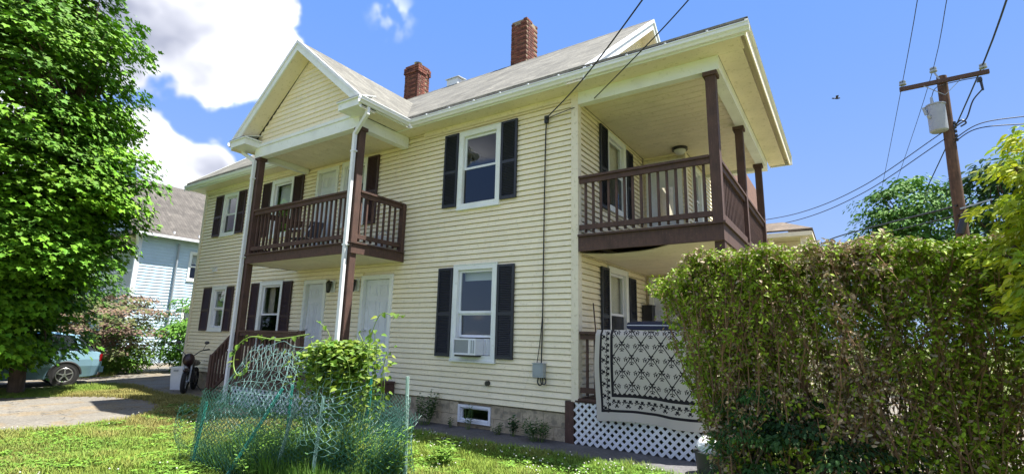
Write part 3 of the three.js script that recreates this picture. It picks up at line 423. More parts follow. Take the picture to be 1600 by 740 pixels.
{ const g = grp('meter_box', house); part('case', [B(-0.78, -0.58, 0.99, 1.21, 0.021, 0.13), B(-0.79, -0.57, 1.21, 1.225, 0.021, 0.14), B(-0.76, -0.60, 1.02, 1.18, 0.13, 0.136)], M.grey, g); part('conduit_loop', [tube([V(-0.70, 0.99, 0.07), V(-0.71, 0.90, 0.07), V(-0.66, 0.86, 0.08), V(-0.62, 0.90, 0.07), V(-0.62, 0.99, 0.07)], 0.011, 20), tube([V(-0.66, 0.99, 0.06), V(-0.63, 0.90, 0.09), V(-0.57, 0.885, 0.08), V(-0.56, 0.95, 0.06), V(-0.60, 0.99, 0.05)], 0.010, 20)], M.black, g); }
part('service_cable', [tube([V(-0.60, 5.60, 0.05), V(-0.62, 5.45, 0.035), V(-0.635, 4.4, 0.036), V(-0.645, 3.0, 0.034), V(-0.65, 1.9, 0.036), V(-0.655, 1.22, 0.05)], 0.011, 60), tube([V(-0.655, 2.0, 0.036), V(-0.69, 1.6, 0.04), V(-0.74, 1.22, 0.05)], 0.007, 16)], M.wire, house);
part('cable_anchor', [B(-0.64, -0.57, 5.54, 5.68, 0.02, 0.07), tube([V(-0.60, 5.62, 0.06), V(-0.4, 5.66, 0.05), V(-0.1, 5.70, 0.05), V(-0.03, 5.71, 0.045)], 0.007, 10)], M.wire, house);
// air conditioner in the lower window
{ const t = thing('air_conditioner', 'white window air conditioner in the lower right window', 'air conditioner'), z = 0.24;
  part('case', [...ring(-2.46, -2.06, 1.305, 1.60, 0.03, -0.2, z), B(-2.43, -2.09, 1.335, 1.57, -0.2, z - 0.03), B(-2.057, -1.93, 1.305, 1.60, -0.2, z - 0.005)], M.white, t); const s = []; for (let y = 1.345; y < 1.565; y += 0.018) s.push(B(-2.43, -2.09, y, y + 0.007, z - 0.03, z - 0.012)); part('grille', [...s, B(-2.43, -2.09, 1.335, 1.57, z - 0.029, z - 0.024)], M.grey, t).userData.kind = 'stuff';
  const v = []; for (const x of [-2.035, -1.985]) v.push(B(x, x + 0.03, 1.34, 1.57, z - 0.004, z + 0.002)); part('side_vents', v, M.grey, t);
  const f = []; for (let i = 0; i < 7; i++) f.push(B(-1.925 + i * 0.02, -1.912 + i * 0.02, 1.305, 1.6, -0.04 + (i % 2) * 0.006, -0.02 + (i % 2) * 0.006)); part('side_panel', f, M.white, t); part('foot', B(-2.44, -1.95, 1.27, 1.303, 0.0, 0.2), M.black, t); }
// ---------- foliage tools ----------
function leafMat(t = 0.35, rough = 0.6) { return new THREE.MeshPhysicalMaterial({ color: 0xffffff, roughness: rough, transmission: t, thickness: 0, side: THREE.DoubleSide, ior: 1.35, specularIntensity: 0.5 }); }
const LM = leafMat(0.34, 0.7), GM = leafMat(0.25, 0.8), THIN = leafMat(0.52, 0.7), THICK = leafMat(0.22, 0.6), GLOSSY = leafMat(0.42, 0.5), TWIG = std({ map: T.bark, color: new THREE.Color(2.3, 1.95, 1.6), roughness: 0.95 });
function leafGeo(outline, fold = 0.25) { // outline: right half [[x,y]...] from base to tip, mirrored, folded along the midrib
  const pos = [], tip = outline[outline.length - 1]; 
  for (const s of [1, -1]) for (let i = 0; i < outline.length - 1; i++) { const a = outline[i], b = outline[i + 1]; const P = p => [s * p[0], p[1], Math.abs(p[0]) * fold - p[1] * p[1] * 0.25]; const m = [0, (a[1] + b[1]) / 2]; const A = P(a), Bq = P(b), Mi = [0, a[1], -a[1] * a[1] * 0.25], Mj = [0, b[1], -b[1] * b[1] * 0.25];
    const tri = (x, y, z) => s > 0 ? pos.push(...x, ...y, ...z) : pos.push(...x, ...z, ...y); if (a[0] > 0.001) tri(Mi, A, Bq); if (b[0] > 0.001 || a[0] > 0.001) tri(Mi, Bq, Mj); }
  const out = []; for (let i = 0; i < pos.length; i += 9) { const q = pos.slice(i, i + 9), u = V(q[3] - q[0], q[4] - q[1], q[5] - q[2]), w = V(q[6] - q[0], q[7] - q[1], q[8] - q[2]); if (u.cross(w).length() > 1e-7) out.push(...q); }
  const g = new THREE.BufferGeometry(); g.setAttribute('position', new THREE.Float32BufferAttribute(out, 3)); g.computeVertexNormals(); return g;
}
const LEAF = {
  maple: leafGeo([[0, 0], [0.28, 0.02], [0.48, 0.12], [0.33, 0.28], [0.55, 0.62], [0.22, 0.52], [0.17, 0.75], [0, 1]], 0.18),
  oval: leafGeo([[0, 0], [0.20, 0.22], [0.26, 0.5], [0.16, 0.8], [0, 1]], 0.3), lance: leafGeo([[0, 0], [0.09, 0.2], [0.14, 0.45], [0.08, 0.78], [0, 1]], 0.3),
  heart: leafGeo([[0, 0], [0.22, -0.1], [0.42, 0.12], [0.38, 0.45], [0.16, 0.8], [0, 1]], 0.22), fine: leafGeo([[0, 0], [0.12, 0.3], [0.1, 0.6], [0, 1]], 0.2),
};
const _m = new THREE.Matrix4(), _q = new THREE.Quaternion(), _c = new THREE.Color();
// leaves: array of {p, n(up of the blade), s, c}; blade faces n, tip points roughly along t
function leaves(name, list, geo, mat, parent) {
  const im = new THREE.InstancedMesh(geo, mat, list.length); im.name = name; im.userData.kind = 'stuff';
  list.forEach((l, i) => { const z = l.n.clone().normalize(), t = l.t || V(rr(-1, 1), rr(-1, 0.4), rr(-1, 1)), x = new THREE.Vector3().crossVectors(t, z).normalize(), y = new THREE.Vector3().crossVectors(z, x); _m.makeBasis(x, y, z).scale(V(l.s, l.s, l.s)).setPosition(l.p); im.setMatrixAt(i, _m); im.setColorAt(i, _c.setRGB(...l.c)); });
  im.instanceMatrix.needsUpdate = true; if (im.instanceColor) im.instanceColor.needsUpdate = true; parent.add(im); return im;
}
const vary = (c, k = 0.3, y = 0.15) => { const a = 1 + (rnd() - 0.5) * 2 * k, b = (rnd() - 0.5) * y; return [c[0] * a * (1 + b * 1.5), c[1] * a, c[2] * a * (1 - b)]; };
function limb(p, q, r0, r1, bend = 0.12, n = 6) { const pts = []; const off = V(rr(-1, 1), rr(-0.4, 0.4), rr(-1, 1)).multiplyScalar(p.distanceTo(q) * bend); for (let i = 0; i <= 4; i++) { const t = i / 4; pts.push(p.clone().lerp(q, t).addScaledVector(off, Math.sin(Math.PI * t))); } const g = new THREE.TubeGeometry(new THREE.CatmullRomCurve3(pts), 8, 1, n), c = new THREE.CatmullRomCurve3(pts), pa = g.attributes.position; for (let i = 0; i <= 8; i++) { const o = c.getPointAt(i / 8), r = lerp(r0, r1, i / 8); for (let j = 0; j <= n; j++) { const k = i * (n + 1) + j; pa.setXYZ(k, o.x + (pa.getX(k) - o.x) * r, o.y + (pa.getY(k) - o.y) * r, o.z + (pa.getZ(k) - o.z) * r); } } g.computeVertexNormals(); return g.toNonIndexed(); }
// broadleaf tree: trunk, limbs to every clump, sprays of leaves on the clumps
function tree(name, label, pos, o) {
  const t = thing(name, label, o.category || 'tree', pos, 0, o.group), wood = [], list = [], H = o.height, top = V(rr(-0.2, 0.2), H * 0.62, rr(-0.2, 0.2));
  wood.push(limb(V(0, -0.1, 0), top, o.trunk, o.trunk * 0.35, 0.03, 9));
  const clumps = [];
  for (let k = 0; k < o.clumps; k++) { let d; do { d = V(rr(-1, 1), rr(-1, 1), rr(-1, 1)); } while (d.length() > 1); const L = d.length(); d.multiplyScalar(Math.pow(L, o.hollow ?? -0.45)); if (d.length() > 1.02) d.normalize(); const lump = 0.82 + 0.36 * noise3(d.x * 2 + 5, d.y * 2 + (o.seed || 0), d.z * 2); clumps.push(V(o.c[0] + d.x * o.r[0] * lump, o.c[1] + d.y * o.r[1] * lump, o.c[2] + d.z * o.r[2] * lump)); }
  for (const [ex, ey, ez, rx, ry, rz, n] of o.extra || []) for (let k = 0; k < n; k++) { let d; do { d = V(rr(-1, 1), rr(-1, 1), rr(-1, 1)); } while (d.length() > 1); clumps.push(V(ex + d.x * rx, ey + d.y * ry, ez + d.z * rz)); }
  clumps.forEach((c, k) => {
    if (k % (o.limbStep || 3) === 0) { const s = V(0, 0, 0).lerp(top, clamp(rr(0.45, 0.95) * (c.y / H + 0.25), 0.25, 1)); wood.push(limb(s, c, o.trunk * 0.22, 0.012, 0.1, 5)); }
    const sc = o.spray * rr(0.7, 1.25), out = V(c.x - o.c[0], 0, c.z - o.c[2]).normalize(), base = o.colors[Math.floor(rnd() * o.colors.length)], tint = rr(0.8, 1.2);
    const nrm = V(out.x * 0.45, 0.9, out.z * 0.45).normalize();
    for (let i = 0; i < o.per; i++) { const a = rnd() * 6.283, r = Math.sqrt(rnd()) * sc, h = gauss() * sc * (o.flat || 0.28); const p = V(c.x + Math.cos(a) * r, c.y + h - r * r / sc * 0.25, c.z + Math.sin(a) * r); const w = o.wild ?? 0.6, n = nrm.clone().add(V(gauss() * w, gauss() * 0.4, gauss() * w)); list.push({ p, n, s: o.leaf * rr(0.7, 1.2), t: V(Math.cos(a) + out.x * 0.5, -0.5, Math.sin(a) + out.z * 0.5), c: vary(mul(base, tint), 0.22) }); }
  });
  part('trunk', wood, M.bark, t); leaves('crown', list, o.geo || LEAF.maple, o.mat || LM, t); return t;
}
function shrub(name, label, pos, o) { return tree(name, label, pos, Object.assign({ category: 'shrub', trunk: 0.03, limbStep: 2, hollow: -0.3 }, o)); }

// ---------- trees and shrubs on the left ----------
tree('maple_tree', 'large green maple tree at the left edge in front of the car', [-13.4, 0, 3.6], { height: 13, trunk: 0.17, c: [-0.75, 7.2, 1.5], r: [2.55, 5.3, 2.7], clumps: 430, per: 170, spray: 0.78, flat: 0.3, wild: 0.62, leaf: 0.14, mat: THICK, limbStep: 4, hollow: -0.6, extra: [[1.1, 5.2, -0.5, 1.3, 1.3, 0.9, 45], [0.5, 3.7, 0.1, 1.6, 1.2, 1.2, 70], [0.1, 1.95, 0.5, 1.2, 1.15, 1.2, 70], [-0.5, 1.75, 2.2, 1.6, 1.3, 1.5, 70]], colors: [[0.125, 0.28, 0.013], [0.15, 0.31, 0.015], [0.095, 0.225, 0.015]] });
tree('japanese_maple', 'small reddish brown maple behind the parked car', [-18.0, 0, 0.5], { height: 3.2, trunk: 0.08, c: [0.1, 1.75, 0], r: [1.6, 1.2, 1.6], clumps: 64, per: 60, spray: 0.55, flat: 0.14, leaf: 0.10, seed: 3, colors: [[0.22, 0.15, 0.11], [0.26, 0.18, 0.13], [0.15, 0.17, 0.06]] });
shrub('green_shrub', 'bright leafy green shrub against the far end of the cream house', [-18.6, 0, -2.6], { height: 3.4, c: [0, 1.5, 0], r: [1.3, 1.6, 1.2], clumps: 110, per: 55, spray: 0.45, leaf: 0.14, geo: LEAF.oval, colors: [[0.10, 0.24, 0.03], [0.12, 0.27, 0.03]] });
shrub('green_shrub', 'low yellow green shrub left of the bright leafy shrub by the drive', [-19.6, 0, -0.6], { height: 2.2, c: [0, 0.9, 0], r: [1.5, 1.0, 1.2], clumps: 90, per: 55, spray: 0.42, leaf: 0.13, geo: LEAF.oval, colors: [[0.13, 0.26, 0.035], [0.15, 0.25, 0.04]] });
shrub('green_shrub', 'tall green shrub behind the reddish maple', [-21.0, 0, 0.6], { height: 4.6, c: [0, 2.2, 0], r: [1.7, 2.1, 1.6], clumps: 120, per: 60, spray: 0.5, leaf: 0.15, geo: LEAF.oval, colors: [[0.09, 0.20, 0.03], [0.11, 0.23, 0.03]] });
tree('broadleaf_tree', 'green tree behind the car seen under the large maple', [-24.0, 0, 5.2], { height: 7, trunk: 0.14, c: [0, 3.6, 0], r: [3.2, 3.2, 2.8], clumps: 150, per: 60, spray: 0.7, leaf: 0.2, geo: LEAF.oval, seed: 9, colors: [[0.07, 0.17, 0.025], [0.10, 0.2, 0.03]] });
tree('broadleaf_tree', 'dark green tree standing behind the grey blue neighbour house', [-44, 0, 4], { height: 11, trunk: 0.25, c: [0, 6, 0], r: [5, 5, 5], clumps: 160, per: 55, spray: 1.1, leaf: 0.32, geo: LEAF.oval, seed: 14, colors: [[0.05, 0.13, 0.02], [0.07, 0.16, 0.025]] });
// far trees on the right, beyond the pole
tree('broadleaf_tree', 'round dark green tree far behind the utility pole', [7.2, 0, -26], { height: 11, trunk: 0.25, c: [0, 6.8, 0], r: [2.4, 4.0, 2.6], clumps: 190, per: 60, spray: 0.8, leaf: 0.26, geo: LEAF.oval, seed: 21, colors: [[0.085, 0.20, 0.025], [0.10, 0.22, 0.025]] });
tree('broadleaf_tree', 'dark tree at the right edge behind the yellow green bush', [8.9, 0, -15], { height: 9, trunk: 0.25, c: [0, 5.2, 0], r: [1.6, 3.0, 1.8], clumps: 100, per: 60, spray: 0.8, leaf: 0.26, geo: LEAF.oval, seed: 27, colors: [[0.04, 0.10, 0.025], [0.05, 0.12, 0.03]] });
tree('broadleaf_tree', 'small pale green tree top between the neighbour roof and the hedge', [3.6, 0, -19], { height: 6.6, trunk: 0.12, c: [0, 4.6, 0], r: [1.7, 1.5, 1.6], clumps: 90, per: 50, spray: 0.5, leaf: 0.2, geo: LEAF.oval, seed: 31, colors: [[0.11, 0.22, 0.04]] });

// ---------- privet hedge ----------
{
  const t = thing('hedge', 'long clipped privet hedge with yellow green top and bare twigs', 'hedge', [0, 0, 0]), tw = [], top = [], low = [];
  const X0 = 2.12, X1 = 5.9, Zc = 2.35, hz = 0.42, H = x => 2.36 + 0.10 * Math.sin(x * 2.3) * 0.4 + 0.20 * (noise3(x * 3, 1, 2) - 0.5) + 0.08 * (noise3(x * 9, 4, 2) - 0.5) - 0.22 * smooth(2.55, 2.1, x);
  const hc = p => rnd() < 0.12 + 0.55 * smooth(0.52, 0.68, noise3(p.x * 1.6, p.y * 1.6, p.z * 2 + 40)) ? [0.46, 0.36, 0.24] : [0.28, 0.40, 0.03]; // green leaves, with patches of dead tan ones
  const bx0 = p => { p.x = Math.max(p.x, X0 + 0.78); };
  const twig = (p, q, r) => { const d = q.clone().sub(p), a = new THREE.Vector3().crossVectors(d, V(0.3, 0.1, 0.9)).normalize().multiplyScalar(r), b = new THREE.Vector3().crossVectors(d, a).normalize().multiplyScalar(r), c3 = a.clone().add(b).multiplyScalar(-0.7); const g = new THREE.BufferGeometry(), pos = [], P = [a, b, c3]; for (let i = 0; i < 3; i++) { const u = P[i], w = P[(i + 1) % 3]; const A = p.clone().add(u), Bq = p.clone().add(w), C = q.clone().addScaledVector(u, 0.6), D = q.clone().addScaledVector(w, 0.6); pos.push(...A.toArray(), ...Bq.toArray(), ...D.toArray(), ...A.toArray(), ...D.toArray(), ...C.toArray()); } g.setAttribute('position', new THREE.Float32BufferAttribute(pos, 3)); g.computeVertexNormals(); g.setAttribute('uv', new THREE.Float32BufferAttribute(new Float32Array(36), 2)); return g; };
  const N = 420, FZ = y => 0.26 + 0.17 * Math.max(0, 2.3 - y), XL = y => X0 + 0.03 + Math.max(0, 2.15 - y) * 0.34;
  for (let i = 0; i < N; i++) {
    const bx = lerp(X0 + 0.35, X1, (i + rnd()) / N), bz = Zc + rr(-0.25, 0.45), spread = rr(0.15, 0.5); let p = V(bx, 0, bz), dir = V(rr(-1, 1) * spread, 1, rr(-1, 1) * spread).normalize(); if (bx < X0 + 1.0) { bx0(p); dir.x -= 0.22; }
    let r = rr(0.006, 0.015), prev = p.clone();
    while (prev.y < H(clamp(prev.x, X0, X1)) - 0.06) {
      const q = prev.clone().addScaledVector(dir, rr(0.18, 0.3)); q.y = Math.min(q.y, H(clamp(q.x, X0, X1)) + rr(-0.05, 0.03)); if (q.x < XL(q.y)) { q.x = XL(q.y) + 0.02; dir.x = 0.1; } tw.push(twig(prev, q, r)); r = Math.max(0.0036, r * 0.9); dir.add(V(rr(-0.25, 0.25), 0.08, rr(-0.25, 0.25))).normalize(); if (q.z - Zc > FZ(q.y) || q.z - Zc < -hz) dir.z *= -0.3;
      const nb = q.y > 0.7 ? 3 : 1;
      for (let k = 0; k < nb; k++) { const d2 = dir.clone().add(V(rr(-1, 1), rr(-0.1, 0.9), rr(-1, 1)).multiplyScalar(0.9)).normalize(), e = q.clone().addScaledVector(d2, rr(0.1, 0.28)); e.y = Math.min(e.y, H(clamp(e.x, X0, X1)) + rr(-0.04, 0.05)); if (e.x < XL(e.y) - rr(0, 0.06)) continue; tw.push(twig(q, e, Math.max(0.0022, r * 0.55)));
        const h = H(clamp(e.x, X0, X1)), rel = e.y / h, nl = rel > 0.90 ? 14 : rel > 0.78 ? 8 : rel > 0.45 ? 6 : 8;
        for (let l = 0; l < nl; l++) { const f = rnd(), lp = q.clone().lerp(e, 0.3 + f * 0.8); const c = hc(e); (rel > 0.7 ? top : low).push({ p: lp.add(V(rr(-0.02, 0.02), rr(-0.02, 0.02), rr(-0.02, 0.02))), n: V(rr(-0.9, 0.9), rr(0.1, 1), rr(-0.7, 1)), s: rr(0.028, 0.046), c: vary(c, 0.3) }); } }
      prev = q;
    }
  }
  // clipped shell of young leaves on top and at the end, denser dark leaves low down
  for (let i = 0; i < 17000; i++) { const x = rr(X0, X1), h = H(x), z = Zc + gauss() * 0.3, b = noise3(x * 5, z * 5, 1); const y = h - Math.abs(gauss()) * 0.075 + (b - 0.5) * 0.10 + (rnd() < 0.05 ? rr(0, 0.08) : 0); top.push({ p: V(x, y, z), n: V(gauss() * 0.6, 1, gauss() * 0.6 + 0.2), s: rr(0.03, 0.05), c: vary(hc(V(x, y, z)), 0.25) }); }
  for (let i = 0; i < 40000; i++) { const x = rr(X0 + 0.1, X1), h = H(x) * Math.pow(rnd(), 0.85) * 0.98; if (x < XL(h)) continue; const z = Zc + lerp(-0.34, FZ(h) + 0.05, Math.sqrt(rnd())); if (noise3(x * 4, h * 4, z * 3 + 9) < 0.47) continue; const u = h / H(x); const c = hc(V(x, h, z)); low.push({ p: V(x, h, z), n: V(gauss(), rr(0, 1), gauss() + 0.3), s: 0.022 + 0.036 * rnd() * rnd() + 0.008 * rnd(), c: vary(c, 0.35) }); }
  for (let i = 0; i < 170; i++) { const x = rr(X0 + 0.05, X1), z = Zc + rr(-0.25, 0.3), p = V(x, H(x) - 0.1, z), q = V(x + rr(-0.05, 0.05), H(x) + rr(0.02, 0.13), z + rr(-0.05, 0.05)); tw.push(twig(p, q, 0.0025)); for (let k = 0; k < 12; k++) top.push({ p: p.clone().lerp(q, 0.3 + 0.75 * k / 12).add(V(rr(-0.015, 0.015), 0, rr(-0.015, 0.015))), n: V(gauss(), 1, gauss()), s: rr(0.025, 0.05), c: vary([0.28, 0.40, 0.03], 0.25) }); }
  for (let i = 0; i < 260; i++) { const y = rr(0.5, 2.2), x = rr(XL(y), X1), p = V(x, y, Zc + FZ(y) - 0.05), q = p.clone().add(V(rr(-0.1, 0.1), rr(0.05, 0.2), rr(0.03, 0.14))); tw.push(twig(p, q, 0.003)); for (let k = 0; k < 12; k++) low.push({ p: p.clone().lerp(q, 0.3 + 0.75 * k / 12), n: V(gauss(), 1, gauss() + 0.4), s: rr(0.025, 0.055), c: vary(hc(q), 0.3) }); }
  part('twigs', tw, TWIG, t).userData.kind = 'stuff'; leaves('upper_leaves', top, LEAF.oval, GLOSSY, t); leaves('lower_leaves', low, LEAF.oval, GLOSSY, t);
}
shrub('dark_shrub', 'low dark evergreen shrub under the left end of the hedge', [2.95, 0, 2.75], { height: 1.5, c: [0.05, 0.62, 0], r: [0.36, 0.72, 0.32], clumps: 120, per: 70, spray: 0.13, leaf: 0.05, geo: LEAF.fine, limbStep: 4, colors: [[0.03, 0.095, 0.022], [0.045, 0.12, 0.025]] });
shrub('dark_shrub', 'broad dark green shrub at the foot of the hedge near the middle', [3.35, 0, 2.8], { height: 1.5, c: [0.1, 0.5, 0], r: [0.65, 0.66, 0.32], clumps: 120, per: 60, spray: 0.14, leaf: 0.05, geo: LEAF.oval, limbStep: 4, colors: [[0.025, 0.07, 0.022], [0.03, 0.08, 0.02]] });
shrub('leafy_bush', 'tall yellow green leafy bush at the right edge above the hedge', [5.2, 0, 3.75], { height: 3.4, c: [0.02, 2.22, 0], r: [0.68, 1.02, 0.7], clumps: 480, per: 70, spray: 0.13, leaf: 0.052, geo: LEAF.oval, trunk: 0.05, limbStep: 2, hollow: -0.55, mat: THIN, wild: 1.1, colors: [[0.55, 0.58, 0.04], [0.46, 0.53, 0.04], [0.34, 0.45, 0.04]] });
// grass, clover and weeds
{
  const blade = []; for (let k = 0; k < 5; k++) { const a = k * 1.257 + 0.3 * k, l = 0.5 + 0.5 * ((k * 37) % 10) / 10, dx = Math.cos(a), dz = Math.sin(a), w = 0.045, px = -dz * w, pz = dx * w, ox = dx * 0.12, oz = dz * 0.12; const b0 = [ox + px, 0, oz + pz], b1 = [ox - px, 0, oz - pz], m0 = [ox + dx * 0.18 * l + px * 0.7, 0.6 * l, oz + dz * 0.18 * l + pz * 0.7], m1 = [ox + dx * 0.18 * l - px * 0.7, 0.6 * l, oz + dz * 0.18 * l - pz * 0.7], tp = [ox + dx * 0.55 * l, 0.95 * l, oz + dz * 0.55 * l]; blade.push(...b0, ...b1, ...m1, ...b0, ...m1, ...m0, ...m0, ...m1, ...tp); }
  const tuft = new THREE.BufferGeometry(); tuft.setAttribute('position', new THREE.Float32BufferAttribute(blade, 3)); tuft.computeVertexNormals();
  const list = [], free = (x, z) => !(inside(DRIVE, x, z) || inside(SIDE, x, z) || inside(PATH, x, z) || (x > -13.3 && x < 2.4 && z < 0.05) || (x > -7.95 && x < -4.05 && z < 1.5));
  const put = (x, z, h) => { if (!free(x + gauss() * 0.16, z + gauss() * 0.16)) return; const n = noise3(x * 0.8, 3, z * 0.8), d = noise3(x * 2.3 + 5, 1, z * 2.3), br = smooth(0.55, 0.75, noise3(x * 0.45 + 20, 4, z * 0.45 + 2)) * smooth(-3, -6, x); let c = mix([0.16, 0.28, 0.038], [0.25, 0.32, 0.055], n); c = mix(c, [0.30, 0.24, 0.09], Math.min(0.8, br * 0.75 + smooth(0.72, 0.9, d) * 0.35)); list.push([x, z, h * (0.6 + 0.8 * d), vary(c, 0.25)]); };
  for (let i = 0; i < 105000; i++) { const x = rr(-9.5, 3.2), z = rr(0.75, 7.2); if ((x - 0.12) * 0.66 + (z - 2.09) * 0.75 > 1.5 && rnd() < 0.9) continue; put(x, z, rr(0.06, 0.13)); }
  for (let i = 0; i < 5200; i++) { const x = rr(-3.1, -0.7), z = rr(3.0, 4.25); put(x, z, rr(0.12, 0.42)); list[list.length - 1][3] = vary([0.10, 0.20, 0.03], 0.3); }
  for (let i = 0; i < 22000; i++) put(rr(-15.5, -8), rr(0.6, 4.6), 0.11);
  for (let i = 0; i < 9000; i++) put(rr(-28, -13.5), rr(-4.5, 8), 0.16);
  const broad = []; for (let i = 0; i < 6500; i++) { const x = rr(-9, 2.4), z = rr(1.0, 6.2); if (!free(x, z) || noise3(x * 2.6 + 31, 2, z * 2.6) < 0.5) continue; const n = 3 + Math.floor(rnd() * 3), a0 = rnd() * 6; for (let k = 0; k < n; k++) { const a = a0 + k * 6.283 / n; broad.push({ p: V(x, rr(0.03, 0.07), z), n: V(-Math.cos(a) * 0.4, 1, -Math.sin(a) * 0.4), t: V(Math.cos(a), 0.4, Math.sin(a)), s: rr(0.04, 0.085), c: vary([0.15, 0.28, 0.03], 0.3) }); } }
  const bw = new THREE.Group(); bw.name = 'lawn_weeds'; bw.userData = { label: 'low broad leaved weeds mixed into the lawn', category: 'weeds', kind: 'stuff' }; scene.add(bw); leaves('weed_leaves', broad, LEAF.oval, GM, bw);
  const im = new THREE.InstancedMesh(tuft, GM, list.length); im.name = 'grass'; list.forEach(([x, z, h, c], i) => { _q.setFromAxisAngle(V(0, 1, 0), rnd() * 6.283); _m.compose(V(x, 0, z), _q, V(Math.min(h, 0.16) * 0.9, h, Math.min(h, 0.16) * 0.9)); im.setMatrixAt(i, _m); im.setColorAt(i, _c.setRGB(...c)); }); im.userData = { kind: 'stuff', label: 'sunlit lawn grass in front of the house', category: 'grass' }; scene.add(im);
  // clover leaves and heads
  const cl = [], heads = []; for (let i = 0; i < 26000; i++) { const x = rr(-8, 2.6), z = rr(1.0, 6); if (!free(x, z) || noise3(x * 1.4 + 3, 6, z * 1.4) < 0.46) continue; cl.push({ p: V(x, rr(0.03, 0.085), z), n: V(gauss() * 0.4, 1, gauss() * 0.4), s: rr(0.025, 0.045), c: vary([0.15, 0.29, 0.03], 0.25) }); if (rnd() < 0.05 * smooth(0.5, 0.66, noise3(x * 1.1, 8, z * 1.1)) + (z < 2.0 && x > -3 ? 0.04 : 0)) heads.push([x, rr(0.07, 0.13), z]); }
  const cg = new THREE.Group(); cg.name = 'clover'; cg.userData = { label: 'white clover flowering in the lawn', category: 'clover', kind: 'stuff' }; scene.add(cg); leaves('clover_leaves', cl, LEAF.oval, GM, cg);
  const hg = new THREE.IcosahedronGeometry(0.0095, 1), hm = new THREE.InstancedMesh(hg, std({ color: new THREE.Color(0.55, 0.54, 0.46), roughness: 0.9 }), heads.length); hm.name = 'clover_heads'; hm.userData.kind = 'stuff'; heads.forEach((p, i) => hm.setMatrixAt(i, _m.makeTranslation(...p))); cg.add(hm);
}
function weed(label, x, z, n, h, spread, leaf, geo, colors, cat = 'plant', per = 12, name = 'leafy_weed') {
  const t = thing(name, label, cat, [x, 0, z]), st = [], ls = [];
  for (let i = 0; i < n; i++) { const a = rnd() * 6.283, r = spread * Math.sqrt(rnd()), hh = h * rr(0.6, 1.1), top = V(Math.cos(a) * r, hh, Math.sin(a) * r), b = V(Math.cos(a) * r * 0.4, 0, Math.sin(a) * r * 0.4); st.push(limb(b, top, 0.006, 0.002, 0.06, 4));
    for (let k = 0; k < per; k++) { const f = 0.25 + 0.75 * (k + rnd()) / per, p = b.clone().lerp(top, f), an = k * 2.4 + rnd(), o = V(Math.cos(an), rr(0.25, 0.7), Math.sin(an)); ls.push({ p, n: V(-o.x * 0.5, 1, -o.z * 0.5), t: o, s: leaf * rr(0.7, 1.2) * (1.15 - f * 0.45), c: vary(colors[Math.floor(rnd() * colors.length)], 0.2) }); } }
  part('stems', st, std({ color: new THREE.Color(0.12, 0.2, 0.04), roughness: 0.8 }), t).userData.kind = 'stuff'; leaves('leaves', ls, geo, GM, t); return t;
}
weed('dark green bushy weed at the foundation beside the basement window', -3.05, 0.28, 16, 0.62, 0.26, 0.10, LEAF.oval, [[0.05, 0.12, 0.03], [0.06, 0.13, 0.03]], 'plant', 14);
weed('slender weed growing up in front of the basement window', -2.12, 0.14, 5, 0.46, 0.1, 0.07, LEAF.oval, [[0.05, 0.12, 0.04]], 'plant', 14);
weed('small tuft of weeds at the lower left corner of the basement window', -2.5, 0.16, 5, 0.16, 0.1, 0.06, LEAF.oval, [[0.05, 0.11, 0.03]], 'plant', 8);
weed('upright broad leaved weed at the foundation right of the basement window', -1.15, 0.14, 6, 0.40, 0.1, 0.09, LEAF.heart, [[0.05, 0.11, 0.035]], 'plant', 8);
weed('low weeds between the basement window and the upright weed', -1.42, 0.16, 8, 0.18, 0.14, 0.06, LEAF.oval, [[0.05, 0.11, 0.03]], 'plant', 8);
weed('arching fern like weed at the foundation near the porch corner', -0.60, 0.24, 16, 0.36, 0.26, 0.12, LEAF.lance, [[0.055, 0.13, 0.03]], 'plant', 14);
weed('bright green lance leaved plant right of the garden cage', -0.62, 2.55, 12, 0.34, 0.26, 0.13, LEAF.lance, [[0.15, 0.29, 0.03], [0.18, 0.31, 0.04]], 'plant', 12);
weed('bright lance leaved plant at the right stake of the garden cage', -0.72, 3.3, 12, 0.66, 0.22, 0.15, LEAF.lance, [[0.14, 0.28, 0.03], [0.17, 0.30, 0.04]], 'plant', 14);
weed('pale leafy plant inside the garden cage near the middle stake', -1.15, 3.45, 10, 0.62, 0.26, 0.12, LEAF.lance, [[0.13, 0.26, 0.04]], 'plant', 13);
weed('small leafy weed at the edge of the lawn beside the stoop', -6.15, 1.75, 12, 0.22, 0.28, 0.09, LEAF.oval, [[0.13, 0.27, 0.03]], 'plant', 8);
weed('low weed cluster on the lawn edge by the drive', -7.1, 2.6, 10, 0.16, 0.22, 0.08, LEAF.oval, [[0.12, 0.25, 0.03]], 'plant', 8);
weed('tall leafy weeds filling the left half of the garden cage', -2.3, 3.8, 26, 0.62, 0.55, 0.09, LEAF.oval, [[0.11, 0.22, 0.03], [0.14, 0.26, 0.03]], 'plant', 12);
weed('tall leafy weeds filling the right half of the garden cage', -1.3, 3.6, 26, 0.80, 0.5, 0.09, LEAF.oval, [[0.11, 0.22, 0.03], [0.15, 0.27, 0.03]], 'plant', 12);
weed('leafy ground weeds at the front edge of the garden cage', -1.7, 4.1, 22, 0.35, 0.6, 0.08, LEAF.oval, [[0.13, 0.25, 0.03]], 'plant', 10);
